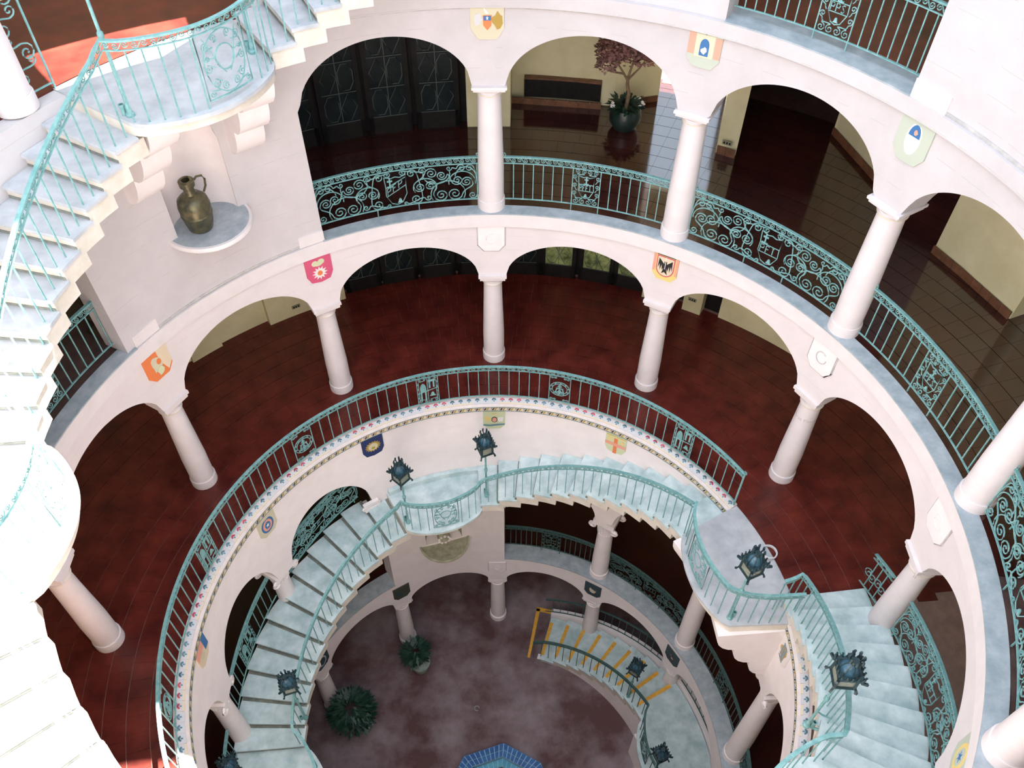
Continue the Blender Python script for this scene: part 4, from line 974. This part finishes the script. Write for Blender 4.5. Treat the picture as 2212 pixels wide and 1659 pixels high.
shield(RP, 60, -.77, .44, .56, [('ring', ell(0, .5, .34, .36), C_BLU), ('ring', ell(0, .5, .25, .27), C_SAL), ('disc', ell(0, .5, .15, .17), C_BLU), ('star', star(0, .5, .04, .10, 5), C_WHT)], 'blue and yellow target-like shield left of the first lower arch', C_TAN)
shield(RP, 90, -.77, .44, .56, [('upper_field', rect(-.5, .55, .2, 1), C_SAL), ('lower_field', [(.2, .3), (.5, .3), (.5, 1), (.2, 1)], C_BLU), ('badge', ell(-.1, .4, .14, .14), C_TAN)], 'red and blue shield above the lowest left arch', C_CRM)
shield(RP, -91, -.90, .40, .60, [('stain', blob(0, .5, .36, 12, 21), RUST), ('marks', [rect(-.2, .1+.13*i, .2, .16+.13*i) for i in range(6)], C_TEA)], 'rust-stained shield below the wide right landing', C_WHT)
RB = RL0+.018
shield(RB, -30, -6.80, .44, .56, [('oval', ell(0, .5, .2, .24), C_CRM)], 'slate shield with a pale oval under the short column', C_DRK)
shield(RB, -60, -6.80, .44, .56, [('dots', [blob(-.05, .6, .10, 8, 31), blob(.06, .42, .10, 8, 32)], C_SAL)], 'slate shield with small orange marks at right above the yellow steps', C_DRK)
shield(RB, 30, -6.80, .44, .56, [('patch', blob(-.1, .5, .25, 10, 33), C_DRK)], 'dark mossy shield below the basin wall corner', P('mossy', (.05, .055, .04)))
shield(RB, 60, -6.80, .44, .56, [('ring', ell(0, .5, .3, .36), C_GRY), ('disc', ell(0, .5, .22, .28), C_DRK)], 'slate shield with a pale ring below the left stair', C_DRK)
plain(RB, 0, -6.74, .42, .52, 'blank shadowed shield over the middle courtyard column')

# ------------------------------------------------------------------ lanterns on posts
def make_lantern(label, H=2.15, z_head=1.52):
    o = empty('lantern_post', (0, 0, 0), label, 'lantern')
    def part(n, b, par=o): return obj(n, b, par)
    b = MB(); b.lathe([(.05, 0), (.05, .03), (.032, .05), (.028, .12), (.02, .14)], IRON, 14); part('foot', b)
    b = MB(); b.lathe([(.028, 0), (.028, .10), (.034, .10), (.034, .13), (.022, .13), (.022, .06)], IRON, 12, c=(.075, 0, 0)); part('pipe_socket', b)
    b = MB(); b.lathe([(.020, .1), (.018, z_head)], IRON, 12); b.lathe([(.02, .88), (.034, .90), (.034, .95), (.02, .97)], IRON, 12); part('pole', b)
    z = z_head; w = .098
    b = MB(); b.lathe([(.018, z-.05), (.05, z-.02), (.06, z)], IRONK, 10); b.box(0, 0, z+.012, .24, .24, .024, IRONK); part('lantern_base', b)
    for sx in (-1, 1):
        for sy in (-1, 1):
            b = MB(); b.tube([(sx*(w+.05), sy*(w+.05), z-.035), (sx*(w+.015), sy*(w+.015), z+.05), (sx*(w+.01), sy*(w+.01), z+.27)], .022, IRONK, 4); b.tube([(sx*(w+.03), sy*(w+.03), z+.24), (sx*(w+.075), sy*(w+.075), z+.30)], .022, IRONK, 4); part('corner_post', b)
    for k in range(4):
        t = k*pi/2; b = MB(); b.box(w*cos(t), w*sin(t), z+.145, .012, .19, .24, PANE, t); pn = part('pane', b)
        b = MB()
        for zz in (.03, .26): b = MB(); b.box((w+.006)*cos(t), (w+.006)*sin(t), z+zz, .02, .22, .03, IRONK, t); obj('pane_bar', b, pn)
    b = MB(); b.box(0, 0, z+.29, .29, .29, .05, IRONK); part('cornice', b)
    b = MB()
    for k in range(4):
        for j in range(-2, 3):
            t = k*pi/2; x, y = .142, j*.06; c, s_ = cos(t), sin(t); q = (x*c-y*s_, x*s_+y*c)
            b.tube([(q[0], q[1], z+.30), (q[0]*1.06, q[1]*1.06, z+.37)], lambda tt: .022*(1-.75*tt), IRONK, 5)
            b.lathe([(.0, 0), (.014, .008), (.0, .03)], IRONK, 6, c=(q[0]*1.06, q[1]*1.06, z+.36))
    part('cresting', b)
    b = MB(); b.lathe([(.112, z+.31), (.104, z+.38), (.080, z+.44), (.045, z+.475), (.0, z+.485)], IRONB, 16); d = part('dome', b)
    b = MB()
    for k in range(8):
        t = 2*pi*k/8; b.tube([(r_*cos(t), r_*sin(t), zz) for r_, zz in ((.13, z+.31), (.12, z+.38), (.09, z+.445), (.05, z+.482))], .008, IRONK, 4)
    obj('dome_rib', b, d)
    b = MB(); b.lathe([(.05, z+.48), (.06, z+.51), (.045, z+.53)], IRONK, 10)
    for k in range(7):
        t = 2*pi*k/7; b.tube([(.05*cos(t), .05*sin(t), z+.51), (.085*cos(t), .085*sin(t), z+.57), (.075*cos(t), .075*sin(t), z+.63)], lambda tt: .02*(1-.5*abs(tt-.5)), IRONK, 5)
    part('crown', b)
    return o
LAN = [(3.86, 27.3, MID, 'dark lantern at the left end of the middle landing'), (3.95, 2.6, MID+.17, 'dark lantern at the right end of the middle landing'), (3.76, -86.3, 0, 'dark lantern at the corner of the wide right landing'),
       (4.50, -115.5, 1.45, 'large dark lantern over the blue-grey stair at the lower right'), (3.72, 87.0, LOW+.34, 'teal-hazed lantern above the lower left steps'),
       (3.84, -57.0, F0+1.36, 'black lantern over the yellow-edged steps'), (3.52, -88.0, F0+1.53, 'lantern on the mottled courtyard landing at the bottom'),
       (4.80, 55.2, F4, 'turquoise post standing at the left of the round landing'), (5.02, 34.6, F4, 'turquoise post where the top steps leave the round landing'),
       (4.72, 103.6, LOW, 'lantern tip at the bottom edge beside the lower left landing')]
L0 = make_lantern(LAN[0][3])
for i, (r, a, z, lab) in enumerate(LAN):
    p = W(r, a, z); rz = TH0+radians(a)+.35
    if i == 0: L0.location = p; L0.rotation_euler.z = rz
    else:
        lc = copy_tree(L0, p, rz, lab)
        if i == 3:      # this post is held off the stair edge by a curved bracket
            b = MB(); b.tube([W(4.50, -115.5, 1.50), W(4.53, -115.2, 1.40), W(4.60, -115.0, 1.36), W(4.72, -115.0, 1.38)], .02, IRON, 6); b.tube([W(4.50, -115.5, 1.95), W(4.58, -115.2, 1.86), W(4.70, -115.0, 1.82)], .012, IRON, 5)
            b.v = [Vector((cos(-rz)*(v.x-p.x)-sin(-rz)*(v.y-p.y), sin(-rz)*(v.x-p.x)+cos(-rz)*(v.y-p.y), v.z-p.z)) for v in b.v]
            obj('bracket', b, lc, local=True)
for o in COL.objects:
    if o.name.startswith('lantern_post'): o['group'] = 'lantern posts along the stairs'

# ------------------------------------------------------------------ jug, shelf and basin
def half_disc(mb, r_w, a, z, R, prof, m, n=28, sq=1.):
    """prof: list of (radius factor, dz)"""
    f = frame(r_w, a, z); k = n+1; vs = []; fs = []
    for rf, dz in prof:
        for i in range(k):
            t = pi*i/n; vs.append(f(-R*rf*cos(t), dz, R*rf*sq*sin(t)-.01))
    for j in range(len(prof)-1):
        for i in range(n): fs.append((j*k+i, j*k+i+1, (j+1)*k+i+1, (j+1)*k+i))
    fs += [tuple(range(k)), tuple((len(prof)-1)*k+i for i in range(k-1, -1, -1))]
    mb.add(vs, fs, m)
sh = empty('niche_shelf', W(RW0, NA, NZ0-.1), 'half-round marble shelf under the bronze jug', 'shelf')
mb = MB(); half_disc(mb, RW0, NA, NZ0, .64, [(.93, -.10), (.96, -.07), (1, -.06), (1, -.025), (.985, 0)], TRIMW); obj('shelf_slab', mb, sh)
mb = MB(); half_disc(mb, RW0, NA, NZ0, .60, [(.985, .0), (.985, .006)], MARBLE); f = frame(RW0, NA, NZ0)
mb.add([f(-.49, .004, .01), f(.49, .004, .01), f(.49, .004, -.40), f(-.49, .004, -.40)], [(0, 1, 2, 3)], MARBLE); obj('shelf_top', mb, sh)
mb = MB(); half_disc(mb, RW0, NA, NZ0-.1, .34, [(1, 0), (.75, -.07), (.55, -.16), (.42, -.25), (.30, -.30), (.34, -.36), (.22, -.42), (.05, -.45)], TRIMW, 14, .8)
for k in range(7):
    t = pi*(k+.5)/7; mb.tube([f(-.30*cos(t), -.13, .24*sin(t)), f(-.20*cos(t), -.24, .16*sin(t)), f(-.12*cos(t), -.36, .10*sin(t))], .028, TRIMW, 6)
obj('console', mb, sh)
jl = W(RW0-.06, NA+1.4, NZ0+.006)
jug = empty('jug', jl, 'dented bronze jug with a side handle standing on the niche shelf', 'jug')
mb = MB(); mb.lathe([(.0, 0), (.155, .0), (.17, .02), (.20, .14), (.215, .25), (.222, .26), (.222, .275), (.215, .285), (.225, .40), (.205, .50), (.14, .565), (.085, .59), (.075, .62), (.075, .70), (.082, .705)], BRONZE, 28, c=jl); obj('jug_body', mb, jug)
mb = MB(); mb.lathe([(.08, .70), (.105, .72), (.11, .80), (.085, .82), (.06, .81), (.05, .74)], BRONZE, 20, c=jl); mb.lathe([(.0, 0), (.02, .01), (.02, .05), (.0, .055)], BRONZE, 10, c=(jl.x+.07, jl.y, jl.z+.81)); obj('spout', mb, jug)
dv = frame(RW0, NA); rt = dv(1, 0)-dv(0, 0); mb = MB()
mb.tube([jl+rt*x+Vector((0, 0, z)) for x, z in ((.09, .74), (.16, .79), (.235, .77), (.265, .70), (.25, .60), (.20, .52))], .016, BRONZE, 8); obj('handle', mb, jug)
bs = empty('wall_basin', W(RL0, BA, BZ0-.1), 'half-round stone basin in the niche below the middle landing', 'basin')
mb = MB(); half_disc(mb, RL0, BA, BZ0+.02, .60, [(.55, -.30), (.8, -.18), (.95, -.06), (1, -.03), (1, .0), (.93, .01), (.90, -.03), (.4, -.09), (.02, -.10)], STONEG); obj('bowl', mb, bs)
fb = frame(RL0, BA, BZ0); p = fb(0, .14, -.02); mb = MB(); mb.lathe([(.0, -.13), (.09, -.10), (.14, -.02), (.15, .04), (.11, .12), (.0, .16)], STONEG, 14, c=p)
for k in range(9):
    t = 2*pi*k/9; q = p+(fb(.13*cos(t), .13*sin(t), .08)-fb(0, 0, 0)); mb.lathe([(.0, -.04), (.04, 0), (.0, .04)], SMOOTH, 7, c=q)
obj('spout_mask', mb, bs)
# ionic bracket and pilaster capitals in the ring wall
mb = MB(); f = frame(RL0, .2, -3.42)
mb.plate([(-.27, 0), (.27, 0), (.27, -.10), (-.27, -.10)], lambda u, v, w: f(u, v, w+.04), SMOOTH, .10)
for k in range(5): mb.plate([(-.20+.1*k-.035, -.1), (-.20+.1*k+.035, -.1), (-.20+.1*k+.03, -.24), (-.20+.1*k-.03, -.24)], lambda u, v, w: f(u, v, w+.02), SMOOTH, .05)
mb.tube([f(.27+.03*cos(t), -.12+.06*sin(t), .03) for t in [2*pi*i/12 for i in range(13)]], .025, SMOOTH, 5)
obj('pilaster_capital', mb, None, 'fluted pilaster capital at the corner of the basin wall', 'capital')
mb = MB(); f = frame(RL0, 33.4, -2.2)
mb.plate([(-.17, 0), (.17, 0), (.17, -.07), (-.17, -.07)], lambda u, v, w: f(u, v, w+.03), SMOOTH, .08)
for sx in (-1, 1): mb.tube([f(sx*.15+.05*cos(t), -.11+.05*sin(t), .05) for t in [2*pi*i/12 for i in range(13)]], .025, SMOOTH, 5)
mb.plate([(-.17, -.09), (.17, -.09), (.16, -.24), (-.16, -.24)], lambda u, v, w: f(u, v, w+.03), SMOOTH, .08)
obj('pilaster_capital', mb, None, 'scrolled pilaster capital above the left end of the middle landing', 'capital')

# ------------------------------------------------------------------ courtyard: fountain, plants
ft = empty('fountain_basin', (0, 0, F0), 'octagonal blue-tiled fountain basin in the middle of the courtyard', 'fountain')
R8, HB = 1.36, .32
def octa(r, z, ph): return [Vector((r*cos(ph+pi/4*i), r*sin(ph+pi/4*i), z)) for i in range(8)]
ph = TH0+radians(-5.5)
mb = MB()
rows = [octa(R8-.012, F0, ph), octa(R8-.012, F0+HB-.012, ph), octa(R8-.33, F0+HB-.012, ph), octa(R8-.33, F0+HB-.15, ph), octa(R8-.52, F0+HB-.15, ph), octa(R8-.52, F0+.05, ph)]
vs = [p for r_ in rows for p in r_]; fs = []
for j in range(5):
    for i in range(8): fs.append((j*8+i, j*8+(i+1) % 8, (j+1)*8+(i+1) % 8, (j+1)*8+i))
mb.add(vs, fs, GROUTB); obj('basin_core', mb, ft)
mb = MB(); w_ = octa(R8-.525, F0+.10, ph); mb.add(w_, [tuple(range(8))], WATER); obj('water', mb, ft)
def tilerow(p0, p1, q0, q1, n, m, th=.012, g=.05):
    for i in range(n):
        t0, t1 = (i+g)/n, (i+1-g)/n; c = [p0.lerp(p1, t0), p0.lerp(p1, t1), q0.lerp(q1, t1), q0.lerp(q1, t0)]
        ce = (c[0]+c[1]+c[2]+c[3])/4; c = [ce+(x-ce)*.92 for x in c]; nn = (c[1]-c[0]).cross(c[3]-c[0]).normalized()*th
        mb = MB(); mb.hexa(c+[x+nn for x in c], m); obj('basin_tile', mb, ft)
for i in range(8):
    j = (i+1) % 8
    def e(r, z): o_ = octa(r, z, ph); return o_[i], o_[j]
    zt = F0+HB-.012
    for ra, rb_ in ((R8-.012, R8-.17), (R8-.17, R8-.33)): tilerow(*e(ra, zt), *e(rb_, zt), 8, BLUET)
    tilerow(*e(R8-.33, zt-.138), *e(R8-.52, zt-.138), 6, CYANT)
    tilerow(*e(R8-.012, F0+.14), *e(R8-.012, zt), 8, BLUET)
    tilerow(*e(R8-.012, F0+.0), *e(R8-.012, F0+.14), 8, BLUET)
mb = MB(); c = W(2.40, 13.7, F0+.012); mb.tube([c+Vector((.06*cos(t), .06*sin(t), 0)) for t in [radians(300*i/18) for i in range(19)]], .011, POTC, 5)
obj('drain_ring', mb, None, 'small pale ring lying on the courtyard floor', 'ring')
def leaf_cloud(mb, c, rad, n, ln, wd, m, seed, flat=.8):
    rd = random.Random(seed)
    for k in range(n):
        th = rd.uniform(0, 2*pi); e = rd.uniform(-.25, 1.0); r_ = rad*rd.uniform(.35, 1)
        p = Vector((c[0]+r_*cos(th)*sqrt(max(.05, 1-e*e*.7)), c[1]+r_*sin(th)*sqrt(max(.05, 1-e*e*.7)), c[2]+rad*flat*e))
        d = Vector((cos(th), sin(th), rd.uniform(-.5, .7))).normalized(); s_ = d.cross(Vector((0, 0, 1))).normalized()*wd; up = s_.cross(d).normalized()*wd*.35
        mb.add([p, p+d*ln*.5+s_+up, p+d*ln*(.7+.8*rd.random()), p+d*ln*.5-s_+up], [(0, 1, 2, 3)], m)
def potted(r, a, label, R, H, rad, seed, nl, back=0.):
    c = W(r, a, F0); o = empty('potted_plant', c, label, 'plant', 'potted plants in the courtyard')
    mb = MB(); mb.lathe([(R*.72, 0), (R*.95, H*.8), (R*1.05, H*.82), (R*1.05, H), (R*.9, H), (R*.86, H*.86), (.0, H*.86)], POTC, 24, c=c); obj('pot', mb, o)
    mb = MB()
    for k in range(9): t = 2*pi*k/9; mb.tube([c+Vector((.05*cos(t), .05*sin(t), H*.8)), c+Vector((.25*rad*cos(t), .25*rad*sin(t), H+rad*.5)), c+Vector((.55*rad*cos(t), .55*rad*sin(t), H+rad))], .012, LEAF, 4)
    obj('stems', mb, o)
    q = W(r+back, a+3*back, 0)
    mb = MB(); leaf_cloud(mb, (q.x, q.y, H+rad*.75+F0), rad, nl, .16, .035, LEAF, seed, 1.0); obj('foliage', mb, o, kind='stuff')
potted(4.02, 31.2, 'potted plant in a pale pot in front of the shadowed courtyard column', .26, .42, .30, 3, 420, .16)
potted(3.95, 61, 'large dark bushy plant in a pot at the left of the courtyard', .27, .42, .52, 4, 800, .22)
# coiled hose on the landing edge
mb = MB(); c = W(4.83, -73.3, .02)
mb.tube([c+Vector((.125*cos(t), .125*sin(t), .004*t)) for t in [2*pi*i/24 for i in range(44)]], .015, C_GRY, 6)
obj('coiled_hose', mb, None, 'small white coiled hose at the edge of the wide right landing', 'hose')

# ------------------------------------------------------------------ blossom tree in the dark gallery
c = W(8.75, -16.6, F3); tr = empty('blossom_tree', c, 'pink blossom tree in a dark pot before the cream wall', 'tree')
mb = MB(); mb.lathe([(.20, 0), (.29, .15), (.30, .30), (.25, .42), (.27, .44), (.24, .44), (.22, .40), (.0, .38)], POTD, 22, c=c); obj('pot', mb, tr)
mb = MB(); leaf_cloud(mb, (c.x, c.y, F3+.44), .30, 260, .10, .03, LEAF, 9, .35); obj('underplanting', mb, tr, kind='stuff')
mb = MB()
for dx, dy in ((-.24, -.08), (.27, -.05), (.22, .1)):
    for k in range(6): mb.lathe([(.0, -.03), (.035, 0), (.0, .03)], WHITE, 6, c=(c.x+dx+random.uniform(-.05, .05), c.y+dy+random.uniform(-.05, .05), F3+.50+random.uniform(-.03, .05)))
obj('white_flowers', mb, tr, kind='stuff')
mb = MB(); mb.tube([c+Vector(q) for q in ((0, 0, .38), (.02, 0, .7), (-.02, .02, .85), (-.03, 0, 1.02))], lambda t: .04-.012*t, BARK, 7); obj('trunk', mb, tr)
br = [((-.03, 0, .95), (-.20, -.02, 1.22), (-.36, 0, 1.42)), ((-.03, 0, 1.0), (.05, .04, 1.3), (.02, .05, 1.65)), ((-.02, 0, .97), (.16, 0, 1.18), (.30, .0, 1.42)), ((-.10, -.01, 1.08), (-.34, .04, 1.10), (-.46, .05, 1.16))]
for q in br: mb = MB(); mb.tube([c+Vector(x) for x in q], lambda t: .024-.014*t, BARK, 6); obj('branch', mb, tr)
mb = MB()
for q, rad, n in (((-.34, 0, 1.50), .30, 620), ((.0, .03, 1.72), .36, 800), ((.26, 0, 1.52), .28, 500), ((-.42, .03, 1.22), .18, 220), ((.22, 0, 1.30), .16, 160), ((-.08, 0, 1.42), .28, 460)):
    leaf_cloud(mb, (c.x+q[0], c.y+q[1], c.z+q[2]), rad, n, .075, .032, BLOSS, int(n*rad*10), .85)
obj('blossoms', mb, tr, kind='stuff')
